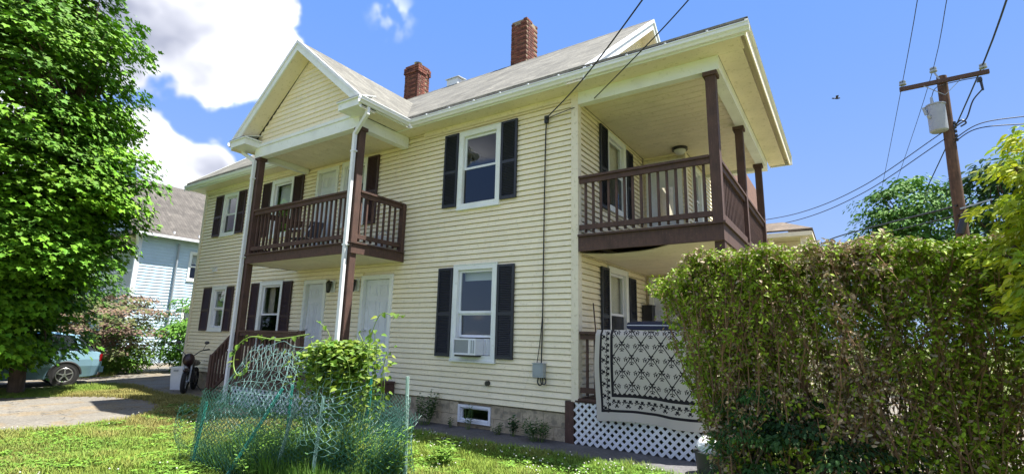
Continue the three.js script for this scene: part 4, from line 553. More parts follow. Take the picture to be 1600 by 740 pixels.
// ---------- garden cage with netting and a climbing vine ----------
{
  const t = thing('garden_cage', 'garden cage of green stakes and tangled teal wire netting', 'garden fence'); const stakeMat = std({ color: new THREE.Color(0.03, 0.24, 0.20), roughness: 0.5 }), pale = std({ color: new THREE.Color(0.36, 0.50, 0.46), roughness: 0.45 });
  const net1 = std({ color: new THREE.Color(0.018, 0.085, 0.065), roughness: 0.5 }), net2 = std({ color: new THREE.Color(0.26, 0.44, 0.42), roughness: 0.4 });
  const stake = (p, q, m) => { const d = q.clone().sub(p).normalize(), s = grp('stake', t); part('shaft', [bar(p, q, 0.038, 0.014, V(0.3, 0, 1)), bar(p, q, 0.012, 0.036, V(0.3, 0, 1))], m, s); const c = []; for (let k = 0.2; k < 1; k += 0.2) { const o = p.clone().lerp(q, k); c.push(bar(o, o.clone().add(V(0.02, 0.02, 0.02)), 0.008, 0.008)); } part('hooks', c, m, s); };
  stake(V(-1.12, 0, 4.05), V(-1.10, 0.97, 4.0), pale); stake(V(-2.32, 0, 4.3), V(-2.02, 0.97, 3.9), stakeMat); stake(V(-0.64, 0, 3.15), V(-0.65, 1.16, 3.2), pale); stake(V(-2.6, 0, 3.4), V(-2.58, 0.95, 3.4), stakeMat); stake(V(-1.72, 0, 4.1), V(-1.60, 0.82, 4.0), pale); stake(V(-3.2, 0, 4.25), V(-3.15, 0.75, 4.2), stakeMat); stake(V(-1.5, 0, 3.0), V(-1.5, 1.1, 3.0), stakeMat);
  const seg = (p, q, r) => { const d = q.clone().sub(p), a = new THREE.Vector3().crossVectors(d, V(0.31, 0.2, 0.9)).normalize().multiplyScalar(r), b = new THREE.Vector3().crossVectors(d, a).normalize().multiplyScalar(r), P = [a, b.clone().sub(a).multiplyScalar(0.7), b.clone().add(a).multiplyScalar(-0.7)], pos = []; for (let i = 0; i < 3; i++) { const u = P[i], w = P[(i + 1) % 3], A = p.clone().add(u), Bq = p.clone().add(w), C = q.clone().add(u), D = q.clone().add(w); pos.push(...A.toArray(), ...Bq.toArray(), ...D.toArray(), ...A.toArray(), ...D.toArray(), ...C.toArray()); } return pos; };
  const mesh = (name, pos, m) => { const g = new THREE.BufferGeometry(); g.setAttribute('position', new THREE.Float32BufferAttribute(pos, 3)); g.computeVertexNormals(); g.setAttribute('uv', new THREE.Float32BufferAttribute(new Float32Array(pos.length / 3 * 2), 2)); stuff(part(name, g, m, t)); };
  const loop = [[-3.2, 4.25], [-2.3, 4.3], [-1.1, 4.05], [-0.62, 3.2], [-1.5, 2.95], [-2.6, 3.35], [-3.3, 3.8]], path = new THREE.CatmullRomCurve3(loop.map(([x, z]) => V(x, 0, z)), true, 'catmullrom', 0.3), LEN = path.getLength();
  const on = (u, v, w) => { const p = path.getPointAt(((u / LEN) % 1 + 1) % 1), n = V(noise3(u * 1.3, v * 2, 3) - 0.5, 0, noise3(u * 1.3 + 9, v * 2, 7) - 0.5); return V(p.x + n.x * w, v + (noise3(u * 2.2, v, 1) - 0.5) * w * 0.5, p.z + n.z * w); };
  const hex = (W, H, cw, ch, f, r, drop = 0) => { const pos = []; const cols = Math.floor(W / cw), rows = Math.floor(H / ch); for (let i = 0; i < cols; i++) for (let j = 0; j < rows; j++) { if (rnd() < drop) continue; const o = (i % 2) * ch / 2, x = i * cw, y = j * ch + o; const A = f(x, y), Bq = f(x + cw * 0.36, y), C = f(x + cw, y + ch / 2), D = f(x + cw, y - ch / 2); pos.push(...seg(A, Bq, r)); pos.push(...seg(Bq, C, r)); if (y - ch / 2 > 0) pos.push(...seg(Bq, D, r)); } return pos; };
  mesh('wire_netting', hex(LEN, 0.98, 0.040, 0.052, (u, v) => on(u, v, 0.08), 0.0022), net1);
  mesh('wire_netting', hex(LEN, 0.80, 0.055, 0.07, (u, v) => { const p = on(u + 0.4, v + 0.02, 0.35); p.x = -1.9 + (p.x + 1.9) * 1.06; p.z = 3.65 + (p.z - 3.65) * 1.1; return p; }, 0.0022, 0.12), net1);
  mesh('wire_netting', hex(LEN, 0.9, 0.034, 0.095, (u, v) => { const p = on(u + 1.1, v, 0.22); p.x = -1.9 + (p.x + 1.9) * 0.95; p.z = 3.65 + (p.z - 3.65) * 0.93; return p; }, 0.0022, 0.05), net1);
  // slumped plastic netting thrown over the top
  const topY = x => lerp(0.66, 1.46, smooth(-3.4, -2.85, x)) - 0.34 * smooth(-1.7, -0.6, x);
  const drape = (u, v, back) => { const x = -3.4 + u, k = v, y = 0.42 + k * (topY(x) - 0.42), z = (back ? 3.35 : 4.15) + (back ? 0.3 : -0.38) * k * k; return V(x + 0.10 * (noise3(u * 4, v * 4, 11) - 0.5) + 0.12 * (k - 0.5) * smooth(0.9, 0, u), y + 0.10 * (noise3(u * 4 + 2, v * 4, 21) - 0.5), z + 0.22 * (noise3(u * 2.5, v * 3, 5) - 0.5)); };
  mesh('bird_netting', hex(2.8, 1.0, 0.085, 0.10, (u, v) => drape(u, v, false), 0.0024, 0.06), net2);
  mesh('bird_netting', hex(2.8, 1.0, 0.10, 0.11, (u, v) => drape(u, v, true), 0.0023, 0.10), net2);
  const flap = []; for (let i = 0; i < 5; i++) { const y = 0.8 + i * 0.15, pts = []; for (let k = 0; k <= 10; k++) { const x = -3.0 + k * 0.16; pts.push(V(x, y + 0.05 * Math.sin(k * 1.1 + i) * 0.6 + 0.10 * Math.sin(Math.PI * k / 10), 3.95 - 0.05 * i + 0.05 * Math.sin(k + i * 2))); } flap.push(tube(pts, 0.0026, 24, 4)); } for (let k = 0; k < 9; k++) { const x = -3.0 + k * 0.2; flap.push(tube([V(x, 0.6, 3.98), V(x + 0.03, 0.95, 3.82), V(x + 0.07 * Math.sin(k), 1.30, 3.66), V(x + 0.05, 1.42, 3.58)], 0.0025, 12, 4)); } stuff(part('bird_netting', flap, net2, t));
  // vine
  const vt = thing('climbing_vine', 'bright green heart leaved vine climbing over the garden cage', 'vine'), st = [], ls = [], vc = [[0.20, 0.33, 0.03], [0.27, 0.36, 0.04], [0.14, 0.27, 0.03]];
  const run = (pts, r, n, s, sc = 0.06) => { const c = new THREE.CatmullRomCurve3(pts); st.push(new THREE.TubeGeometry(c, 40, r, 5).toNonIndexed()); for (let k = 0; k < n; k++) { const p = c.getPoint((k + rnd()) / n), o = V(rr(-1, 1), rr(-0.3, 0.8), rr(-1, 1)); ls.push({ p: p.clone().addScaledVector(o, sc), n: V(rr(-0.6, 0.6), rr(0.3, 1), rr(0, 1)), t: o.setY(-rr(0.2, 0.9)), s: s * rr(0.55, 1.2), c: vary(vc[Math.floor(rnd() * 3)], 0.25) }); } };
  run([V(-1.6, 1.62, 3.9), V(-2.2, 1.55, 3.95), V(-2.75, 1.56, 3.98), V(-2.98, 1.42, 4.0), V(-3.0, 1.2, 4.0), V(-2.88, 1.08, 4.0), V(-2.7, 1.12, 4.0), V(-2.68, 1.25, 4.0)], 0.008, 34, 0.075, 0.03);
  run([V(-0.75, 1.2, 3.7), V(-0.72, 1.48, 3.75), V(-0.62, 1.70, 3.8), V(-0.45, 1.86, 3.85), V(-0.28, 1.84, 3.85), V(-0.1, 1.83, 3.85)], 0.0045, 16, 0.07, 0.03); run([V(-1.3, 1.5, 3.8), V(-1.36, 1.68, 3.85), V(-1.5, 1.78, 3.9)], 0.004, 5, 0.05, 0.02);
  for (let i = 0; i < 24; i++) { const x = rr(-1.85, -0.75), z = rr(3.2, 4.0), h = 1.48 + 0.15 * Math.cos((x + 1.05) * 2.4) - 0.22 * Math.abs(x + 1.05) + rr(-0.15, 0.08); run([V(lerp(x, -1.1, 0.7), 0.05, 3.6), V(lerp(x, -1.1, 0.3), h * 0.5, z), V(x, h * 0.85, z + 0.05), V(x + rr(-0.15, 0.15), h, z + 0.1)], 0.005, 30, 0.06, 0.08); }
  for (let i = 0; i < 2500; i++) { const x = -1.28 + gauss() * 0.40, z = 3.7 + gauss() * 0.3, h = (1.56 - 0.3 * Math.abs(x + 1.2)); ls.push({ p: V(x, h - Math.abs(gauss()) * 0.5, z), n: V(gauss() * 0.5, 1, gauss() * 0.5 + 0.2), s: rr(0.035, 0.10), c: vary(vc[Math.floor(rnd() * 3)], 0.25) }); }
  part('stems', st, std({ color: new THREE.Color(0.20, 0.29, 0.06), roughness: 0.7 }), vt).userData.kind = 'stuff'; leaves('leaves', ls, LEAF.heart, THIN, vt);
}
// ---------- rug and things on the lower porch ----------
{
  const cv = document.createElement('canvas'); cv.width = 1024; cv.height = 800; const c = cv.getContext('2d'), ink = '#1d1a1e', bg = '#b8b1a8';
  c.fillStyle = bg; c.fillRect(0, 0, 1024, 800); c.fillStyle = '#b9b1a6'; for (let i = 0; i < 9000; i++) c.fillRect(rnd() * 1024, rnd() * 800, 2 + rnd() * 3, 1);
  c.fillStyle = ink; c.fillRect(44, 0, 20, 724); c.fillRect(44, 702, 980, 22); c.fillRect(142, 0, 24, 594); c.fillRect(142, 570, 882, 24);
  const flower = (x, y, s, a) => { c.save(); c.translate(x, y); c.rotate(a); c.fillStyle = ink; c.beginPath(); c.arc(0, 0, 9 * s, 0, 7); c.fill(); c.lineWidth = 6 * s; c.strokeStyle = ink; c.beginPath(); c.moveTo(0, 0); c.lineTo(0, 34 * s); c.stroke(); for (const t of [-1, 1]) { c.beginPath(); c.ellipse(t * 16 * s, 16 * s, 5 * s, 13 * s, t * 1.0, 0, 7); c.fill(); c.beginPath(); c.arc(t * 13 * s, -5 * s, 5 * s, 0, 7); c.fill(); } c.restore(); };
  c.save(); c.beginPath(); c.rect(164, 0, 860, 572); c.clip(); c.strokeStyle = ink; c.lineWidth = 8; const dx = 172, dy = 236;
  for (let i = -4; i < 14; i++) { c.beginPath(); c.moveTo(164 + i * dx - 600, -700 * dy / dx * 0 - 824); c.lineTo(164 + i * dx + 600, 824); c.stroke(); c.beginPath(); c.moveTo(164 + i * dx + 600, -824); c.lineTo(164 + i * dx - 600, 824); c.stroke(); }
  for (let i = 0; i < 7; i++) for (let j = 0; j < 7; j++) { const x = 164 + i * dx * 0.5 * 2 + (j % 2) * dx / 2, y = 30 + j * dy / 2 - 4; flower(x, y - 30, 1.15, 0); flower(x - 46, y + 2, 0.85, 1.9); flower(x + 46, y + 2, 0.85, -1.9); flower(x, y + 40, 0.85, Math.PI); }
  for (let x = 180; x < 1024; x += 44) { c.fillStyle = ink; c.beginPath(); c.arc(x, 574, 16, Math.PI, 0); c.fill(); } c.restore();
  const vine = (x, y, v) => { c.strokeStyle = ink; c.fillStyle = ink; c.lineWidth = 4; c.save(); c.translate(x, y); if (v) c.rotate(Math.PI / 2); c.beginPath(); c.moveTo(-46, 14); c.quadraticCurveTo(-10, -26, 44, 6); c.stroke(); for (const [a, b] of [[-26, -22], [22, -18], [4, 18]]) { c.fillRect(a - 12, b - 12, 24, 24); c.beginPath(); c.ellipse(a + 16, b + 12, 4, 12, 0.8, 0, 7); c.fill(); c.beginPath(); c.ellipse(a - 14, b + 14, 4, 11, -0.8, 0, 7); c.fill(); } c.restore(); };
  for (let y = 60; y < 690; y += 104) vine(100, y, true); for (let x = 190; x < 1024; x += 104) vine(x, 648, false);
  const tx = new THREE.CanvasTexture(cv); tx.colorSpace = THREE.SRGBColorSpace; tx.magFilter = THREE.LinearFilter;
  const W = 1.78, H = 1.36, g = new THREE.PlaneGeometry(W, H, 40, 40), p = g.attributes.position; g.translate(W / 2 + 0.37, H / 2 + 0.43, 0); 
  for (let i = 0; i < p.count; i++) { const x = p.getX(i), y = p.getY(i), k = (1.79 - y) / 1.36; p.setZ(i, 0.115 + 0.022 * k * Math.sin(x * 8 + 0.8 * Math.sin(y * 3)) + 0.014 * k * Math.sin(x * 17 + 1) + 0.016 * Math.sin(x * 3 + 1) - 0.05 * smooth(0.06, 0, k) + 0.012 * k * Math.sin(y * 5 + x)); p.setX(i, x + 0.015 * Math.sin(y * 4) * smooth(0.8, 0.37, x)); p.setY(i, y - 0.02 * Math.sin(x * 4.3 + 0.5) * k); } g.computeVertexNormals();
  const rug = thing('rug', 'black and cream patterned rug hung over the porch railing', 'rug'); const front = new THREE.Mesh(g, std({ map: tx, roughness: 0.95, side: THREE.DoubleSide })); front.name = 'printed_face'; rug.add(front);
  const back = g.clone(); back.translate(0, 0, -0.009); part('backing', [back.toNonIndexed(), B(0.375, 2.14, 1.768, 1.79, -0.10, 0.055), B(0.375, 2.14, 1.2, 1.768, -0.11, -0.1)], std({ color: new THREE.Color(0.50, 0.46, 0.40), roughness: 1 }), rug);
}
{ const t = thing('cushion', 'dark navy padded cushion lying behind the hung rug', 'cushion', [1.16, 0, -0.42]); const g = new THREE.BoxGeometry(0.76, 0.16, 0.5, 10, 4, 6).toNonIndexed(), p = g.attributes.position; for (let i = 0; i < p.count; i++) { const x = p.getX(i) / 0.38, z = p.getZ(i) / 0.25, y = p.getY(i) / 0.08; p.setY(i, p.getY(i) * (1 - 0.35 * Math.pow(Math.max(Math.abs(x), Math.abs(z)), 6))); p.setX(i, p.getX(i) * (1 - 0.05 * y * y)); } g.computeVertexNormals(); g.translate(0, 1.86, 0); part('pad', g, std({ color: new THREE.Color(0.018, 0.022, 0.05), roughness: 0.7 }), t); part('support', [B(-0.3, 0.3, 0.704, 1.78, -0.2, 0.2)], M.dark, t); part('trim', [bar(V(-0.37, 1.87, 0.252), V(0.37, 1.87, 0.252), 0.012, 0.012)], M.white, t); }
{ const t = thing('broom', 'dark broom handle leaning on the porch wall', 'broom'); part('handle', cyl(V(0.30, 0.75, -0.25), V(0.08, 2.25, -0.45), 0.012, 0.012, 8), M.wood, t); part('bristles', B(0.22, 0.42, 0.705, 0.8, -0.28, -0.2), M.dark, t); }
{ const t = thing('folding_chair', 'white folded chair frame leaning behind the porch balusters', 'chair'); part('frame', [cyl(V(0.34, 0.72, -0.16), V(0.24, 1.55, -0.30), 0.016), cyl(V(0.40, 0.72, -0.2), V(0.32, 1.62, -0.34), 0.016), cyl(V(0.24, 1.55, -0.3), V(0.32, 1.62, -0.34), 0.016), cyl(V(0.31, 1.0, -0.2), V(0.37, 1.0, -0.24), 0.012)], M.white, t); part('seat', bar(V(0.28, 1.1, -0.23), V(0.25, 1.5, -0.29), 0.09, 0.012), M.white, t); }
{ const t = thing('folding_chair', 'folded dark chair with pale arms on the left balcony', 'chair', [-7.0, 3.378, 0.55], 0.3); part('frame', [bar(V(-0.22, 0.02, 0.2), V(0.18, 0.82, -0.1), 0.025, 0.025), bar(V(0.22, 0.02, 0.2), V(-0.18, 0.62, -0.2), 0.025, 0.025), bar(V(-0.22, 0.02, -0.2), V(0.2, 0.6, 0.2), 0.025, 0.025)], M.white, t); part('seat', B(-0.22, 0.22, 0.42, 0.45, -0.2, 0.2), M.navy, t); part('backrest', bar(V(0.16, 0.5, -0.16), V(0.22, 0.9, -0.2), 0.4, 0.02, V(0, 0, 1)), M.navy, t); part('arm', [B(-0.2, 0.22, 0.63, 0.66, 0.2, 0.25), B(-0.2, 0.22, 0.63, 0.66, -0.25, -0.2)], M.white, t); }
{ const t = thing('plastic_tub', 'small white plastic tub at the right end of the left balcony', 'tub', [-4.5, 3.378, 0.3]); part('body', new THREE.LatheGeometry([[0, 0], [0.13, 0], [0.16, 0.28], [0.175, 0.28], [0.175, 0.31], [0.155, 0.31], [0.12, 0.02], [0, 0.02]].map(a => new THREE.Vector2(...a)), 24).toNonIndexed(), M.white, t); part('handle', tube([V(-0.17, 0.29, 0), V(-0.1, 0.42, 0), V(0.1, 0.42, 0), V(0.17, 0.29, 0)], 0.008, 16), M.grey, t); }
// rubbish bin with a tied bag by the lattice
{ const t = thing('rubbish_bin', 'dark rubbish bin marked 2 with white bag beside the lattice', 'bin', [2.16, 0, 0.62], 0.15); const pf = [[0.16, 0], [0.175, 0.02], [0.20, 0.26], [0.215, 0.265], [0.215, 0.29], [0.20, 0.295], [0.195, 0.28], [0.165, 0.03], [0, 0.03]]; part('body', new THREE.LatheGeometry(pf.map(a => new THREE.Vector2(a[0], a[1])), 28).toNonIndexed(), std({ color: new THREE.Color(0.03, 0.034, 0.034), roughness: 0.5 }), t);
  const g = new THREE.IcosahedronGeometry(0.17, 4), p = g.attributes.position; for (let i = 0; i < p.count; i++) { const v = V(p.getX(i), p.getY(i), p.getZ(i)), k = 0.8 + 0.5 * fbm3(v.x * 14, v.y * 9, v.z * 14, 3); v.multiplyScalar(k); v.y *= 0.7; p.setXYZ(i, v.x, v.y + 0.34, v.z); } g.computeVertexNormals(); part('rubbish_bag', g.index ? g.toNonIndexed() : g, new THREE.MeshPhysicalMaterial({ color: new THREE.Color(0.72, 0.75, 0.80), roughness: 0.3, transmission: 0.15, thickness: 0 }), t);
  const cv = document.createElement('canvas'); cv.width = cv.height = 64; const c = cv.getContext('2d'); c.fillStyle = '#2b2e2e'; c.fillRect(0, 0, 64, 64); c.fillStyle = '#b9bcbc'; c.font = 'bold 52px sans-serif'; c.textAlign = 'center'; c.fillText('2', 32, 51); const tx = new THREE.CanvasTexture(cv); tx.colorSpace = THREE.SRGBColorSpace; const d = new THREE.Mesh(new THREE.PlaneGeometry(0.07, 0.07), std({ map: tx, roughness: 0.5 })); d.name = 'number_mark'; d.position.set(0.0, 0.15, 0.195); d.rotation.x = 0.08; t.add(d); }
single('edging_stone', (() => { const g = new THREE.BoxGeometry(0.95, 0.12, 0.3, 14, 3, 5).toNonIndexed(), p = g.attributes.position; for (let i = 0; i < p.count; i++) { const x = p.getX(i), y = p.getY(i), z = p.getZ(i), n = noise3(x * 7, y * 7, z * 7) - 0.5; p.setXYZ(i, x * (1 + n * 0.12), y + n * 0.05, z * (1 + n * 0.3)); } g.computeVertexNormals(); g.rotateY(0.15); g.translate(-6.55, 0.05, 1.95); return g; })(), M.concrete, 'pale weathered edging stone in the grass before the stoop', 'stone');
// ---------- white bin, motor scooter, car ----------
{ const t = thing('bin', 'white plastic bin standing beside the motorcycle', 'bin', [-12.0, 0, 0.55], 0.5); const s = new THREE.Shape(); const w = 0.2, r = 0.05; s.moveTo(-w + r, -w); s.lineTo(w - r, -w); s.quadraticCurveTo(w, -w, w, -w + r); s.lineTo(w, w - r); s.quadraticCurveTo(w, w, w - r, w); s.lineTo(-w + r, w); s.quadraticCurveTo(-w, w, -w, w - r); s.lineTo(-w, -w + r); s.quadraticCurveTo(-w, -w, -w + r, -w); const g = new THREE.ExtrudeGeometry(s, { depth: 0.6, bevelEnabled: false, steps: 4 }), p = g.attributes.position; g.rotateX(-Math.PI / 2); for (let i = 0; i < p.count; i++) { const k = 0.8 + 0.2 * p.getY(i) / 0.6; p.setX(i, p.getX(i) * k); p.setZ(i, p.getZ(i) * k); } g.computeVertexNormals(); part('body', g.toNonIndexed(), M.white, t); part('rim', [B(-0.215, 0.215, 0.58, 0.615, -0.215, 0.215)], M.white, t); part('handle', B(-0.06, 0.06, 0.5, 0.55, 0.2, 0.23), M.grey, t); }
{ const t = thing('motorcycle', 'small dark red and black motorcycle parked by the stair rail', 'motorcycle', [-11.3, 0, 0.62], 0.0); t.rotation.y = -0.62; t.rotation.z = 0; const tyre = std({ color: new THREE.Color(0.015, 0.015, 0.016), roughness: 0.85 }), red = std({ color: new THREE.Color(0.022, 0.008, 0.010), roughness: 0.35 });
  for (const x of [-0.58, 0.58]) { const w = grp('wheel', t); part('tyre', new THREE.TorusGeometry(0.25, 0.055, 10, 32).translate(x, 0.305, 0).toNonIndexed(), tyre, w); part('rim', [new THREE.TorusGeometry(0.19, 0.014, 6, 28).translate(x, 0.305, 0).toNonIndexed(), ...[0, 1, 2, 3, 4].map(k => cyl(V(x, 0.305, 0), V(x + Math.cos(k * 1.257) * 0.19, 0.305 + Math.sin(k * 1.257) * 0.19, 0), 0.014, 0.010, 6)), cyl(V(x, 0.305, -0.06), V(x, 0.305, 0.06), 0.04)], M.grey, w); }
  part('frame', [tube([V(0.40, 0.88, 0), V(0.2, 0.62, 0), V(0.1, 0.36, 0), V(-0.25, 0.34, 0), V(-0.35, 0.62, 0)], 0.028, 24), bar(V(-0.58, 0.305, 0.07), V(-0.15, 0.36, 0.07), 0.03, 0.04), bar(V(-0.58, 0.305, -0.07), V(-0.15, 0.36, -0.07), 0.03, 0.04), cyl(V(-0.5, 0.35, 0.1), V(-0.32, 0.68, 0.09), 0.025)], M.black, t);
  part('engine', [B(-0.16, 0.14, 0.26, 0.52, -0.11, 0.11), cyl(V(0.0, 0.45, 0), V(0.1, 0.62, 0), 0.09, 0.08, 14), cyl(V(-0.05, 0.34, -0.14), V(-0.05, 0.34, 0.14), 0.1, 0.1, 16)], M.black, t); const lathe = (a) => new THREE.SphereGeometry(1, 18, 12).scale(...a.slice(0, 3)).translate(...a.slice(3)).toNonIndexed();
  part('fuel_tank', lathe([0.24, 0.13, 0.13, 0.18, 0.76, 0]), red, t); part('seat', [lathe([0.34, 0.07, 0.12, -0.26, 0.76, 0])], M.black, t); part('tail', [lathe([0.26, 0.07, 0.1, -0.5, 0.72, 0])], red, t); part('front_fairing', [lathe([0.12, 0.17, 0.14, 0.5, 0.86, 0])], red, t); part('fender', [lathe([0.24, 0.05, 0.07, 0.6, 0.6, 0])], red, t);
  part('fork', [cyl(V(0.58, 0.305, 0.08), V(0.42, 0.92, 0.09), 0.022), cyl(V(0.58, 0.305, -0.08), V(0.42, 0.92, -0.09), 0.022)], M.grey, t); part('handlebar', [tube([V(0.22, 1.12, 0.38), V(0.34, 1.08, 0.22), V(0.42, 0.95, 0.06), V(0.42, 0.95, -0.06), V(0.34, 1.08, -0.22), V(0.22, 1.12, -0.38)], 0.013, 24), cyl(V(0.20, 1.125, 0.40), V(0.27, 1.105, 0.29), 0.02), cyl(V(0.20, 1.125, -0.40), V(0.27, 1.105, -0.29), 0.02)], M.black, t); for (const s of [1, -1]) part('mirror', [cyl(V(0.30, 1.10, s * 0.26), V(0.28, 1.27, s * 0.32), 0.007), lathe([0.012, 0.045, 0.06, 0.28, 1.3, s * 0.33])], M.black, t); part('exhaust', [cyl(V(0.0, 0.28, 0.13), V(-0.65, 0.36, 0.14), 0.035, 0.05, 12)], M.grey, t); part('kickstand', bar(V(-0.05, 0.26, -0.1), V(-0.1, 0.01, -0.28), 0.02, 0.02), M.black, t); }
{ // parked hatchback: side outline lofted across its width; nose points to +z (street)
  const t = thing('parked_car', 'light blue parked car half hidden by the large maple', 'car', [-15.75, 0, 3.55], -0.12); const paint = new THREE.MeshPhysicalMaterial({ color: new THREE.Color(0.26, 0.44, 0.54), roughness: 0.28, metalness: 0.3, clearcoat: 1, clearcoatRoughness: 0.06 });
  // stations along z (rear -2.15 .. front 2.15): [z, half width low, y sill, y belt]
  const L = [[-2.16, 0.62, 0.42, 0.80], [-2.08, 0.78, 0.30, 0.92], [-1.9, 0.83, 0.26, 0.97], [-1.3, 0.86, 0.22, 0.99], [-0.3, 0.87, 0.20, 0.97], [0.7, 0.87, 0.20, 0.95], [1.3, 0.85, 0.22, 0.90], [1.85, 0.80, 0.26, 0.80], [2.1, 0.68, 0.32, 0.68], [2.16, 0.5, 0.42, 0.60]];
  const sec = ([z, w, a, b]) => [[-w * 0.93, a], [-w, (a + b) * 0.45], [-w, (a + b) * 0.6], [-w * 0.95, b - 0.03], [-w * 0.82, b], [0, b + 0.03], [w * 0.82, b], [w * 0.95, b - 0.03], [w, (a + b) * 0.6], [w, (a + b) * 0.45], [w * 0.93, a], [0, a]].map(([x, y]) => V(x, y, z));
  const loft = (S) => { const pos = [], n = S[0].length, tri = (a, b, c) => pos.push(...a.toArray(), ...b.toArray(), ...c.toArray()); for (let i = 0; i < S.length - 1; i++) for (let j = 0; j < n; j++) { const k = (j + 1) % n; tri(S[i][j], S[i][k], S[i + 1][k]); tri(S[i][j], S[i + 1][k], S[i + 1][j]); } for (const [s, f] of [[S[0], 1], [S[S.length - 1], 0]]) for (let j = 1; j < n - 1; j++) f ? tri(s[0], s[j + 1], s[j]) : tri(s[0], s[j], s[j + 1]); const g = new THREE.BufferGeometry(); g.setAttribute('position', new THREE.Float32BufferAttribute(pos, 3)); g.computeVertexNormals(); g.setAttribute('uv', new THREE.Float32BufferAttribute(new Float32Array(pos.length / 3 * 2), 2)); return g; };
  part('body', loft(L.map(sec)), paint, t); const cab = (z, w0, w1, y0, y1) => [[-w0, y0], [-w1, y1 - 0.05], [-w1 * 0.85, y1], [w1 * 0.85, y1], [w1, y1 - 0.05], [w0, y0]].map(([x, y]) => V(x, y, z)); const glassDark = std({ color: new THREE.Color(0.02, 0.025, 0.03), roughness: 0.08 });
  part('cabin', loft([cab(-1.95, 0.74, 0.60, 0.96, 1.02), cab(-1.55, 0.77, 0.60, 0.97, 1.40), cab(-0.9, 0.78, 0.63, 0.97, 1.48), cab(0.0, 0.78, 0.63, 0.95, 1.47), cab(0.55, 0.77, 0.60, 0.94, 1.38), cab(1.15, 0.74, 0.6, 0.92, 0.97)]), glassDark, t); part('roof', loft([cab(-1.56, 0.61, 0.605, 1.39, 1.415), cab(-0.9, 0.64, 0.635, 1.44, 1.495), cab(0.0, 0.64, 0.635, 1.43, 1.485), cab(0.55, 0.61, 0.605, 1.36, 1.395)]), paint, t);
  for (const s of [1, -1]) { for (const [z, z2] of [[-1.45, -1.62], [-0.42, -0.42], [0.62, 1.12]]) part('pillar', bar(V(s * 0.635, 1.42, z), V(s * 0.785, 0.96, z2), 0.05, 0.07, V(0, 0, 1)), paint, t); part('door_seam', [B(s * 0.872 - 0.004, s * 0.872 + 0.004, 0.3, 0.94, -0.43, -0.42), B(s * 0.872 - 0.004, s * 0.872 + 0.004, 0.3, 0.94, 0.62, 0.63)], M.dark, t); part('door_handle', B(s * 0.87 - 0.015, s * 0.87 + 0.015, 0.8, 0.825, -0.3, -0.14), paint, t); part('tail_light', B(s * 0.70 - 0.09, s * 0.70 + 0.09, 0.68, 0.88, -2.125, -2.06), std({ color: new THREE.Color(0.3, 0.01, 0.012), roughness: 0.15 }), t); part('headlight', new THREE.SphereGeometry(0.13, 14, 10).scale(1, 0.6, 0.5).translate(s * 0.6, 0.66, 2.02).toNonIndexed(), M.white, t); part('mirror', new THREE.SphereGeometry(0.09, 12, 8).scale(1, 0.7, 0.6).translate(s * 0.95, 0.98, 0.72).toNonIndexed(), paint, t);
    for (const z of [-1.32, 1.32]) { const w = grp('wheel', t); part('tyre', new THREE.TorusGeometry(0.235, 0.075, 12, 36).rotateY(Math.PI / 2).translate(s * 0.80, 0.31, z).toNonIndexed(), std({ color: new THREE.Color(0.02, 0.02, 0.021), roughness: 0.9 }), w); part('rim', [...[0, 1, 2, 3, 4].map(k => bar(V(s * 0.855, 0.31, z), V(s * 0.855, 0.31 + Math.sin(k * 1.257 + 0.3) * 0.19, z + Math.cos(k * 1.257 + 0.3) * 0.19), 0.03, 0.05, V(1, 0, 0))), new THREE.TorusGeometry(0.185, 0.018, 8, 30).rotateY(Math.PI / 2).translate(s * 0.855, 0.31, z).toNonIndexed(), cyl(V(s * 0.8, 0.31, z), V(s * 0.87, 0.31, z), 0.05)], M.metal, w); part('arch', new THREE.TorusGeometry(0.345, 0.035, 8, 24, Math.PI).rotateY(Math.PI / 2).translate(s * 0.845, 0.32, z).toNonIndexed(), M.dark, w); part('well', cyl(V(s * 0.5, 0.32, z), V(s * 0.866, 0.32, z), 0.335, 0.335, 28), M.dark, w); } }
  part('bumper', [B(-0.74, 0.74, 0.36, 0.52, -2.2, -2.1)], paint, t); part('number_plate', B(-0.18, 0.18, 0.6, 0.74, -2.185, -2.16), M.white, t); part('rear_screen', bar(V(0, 1.38, -1.6), V(0, 1.0, -1.98), 1.15, 0.01, V(0, 0, 1)), glassDark, t); }
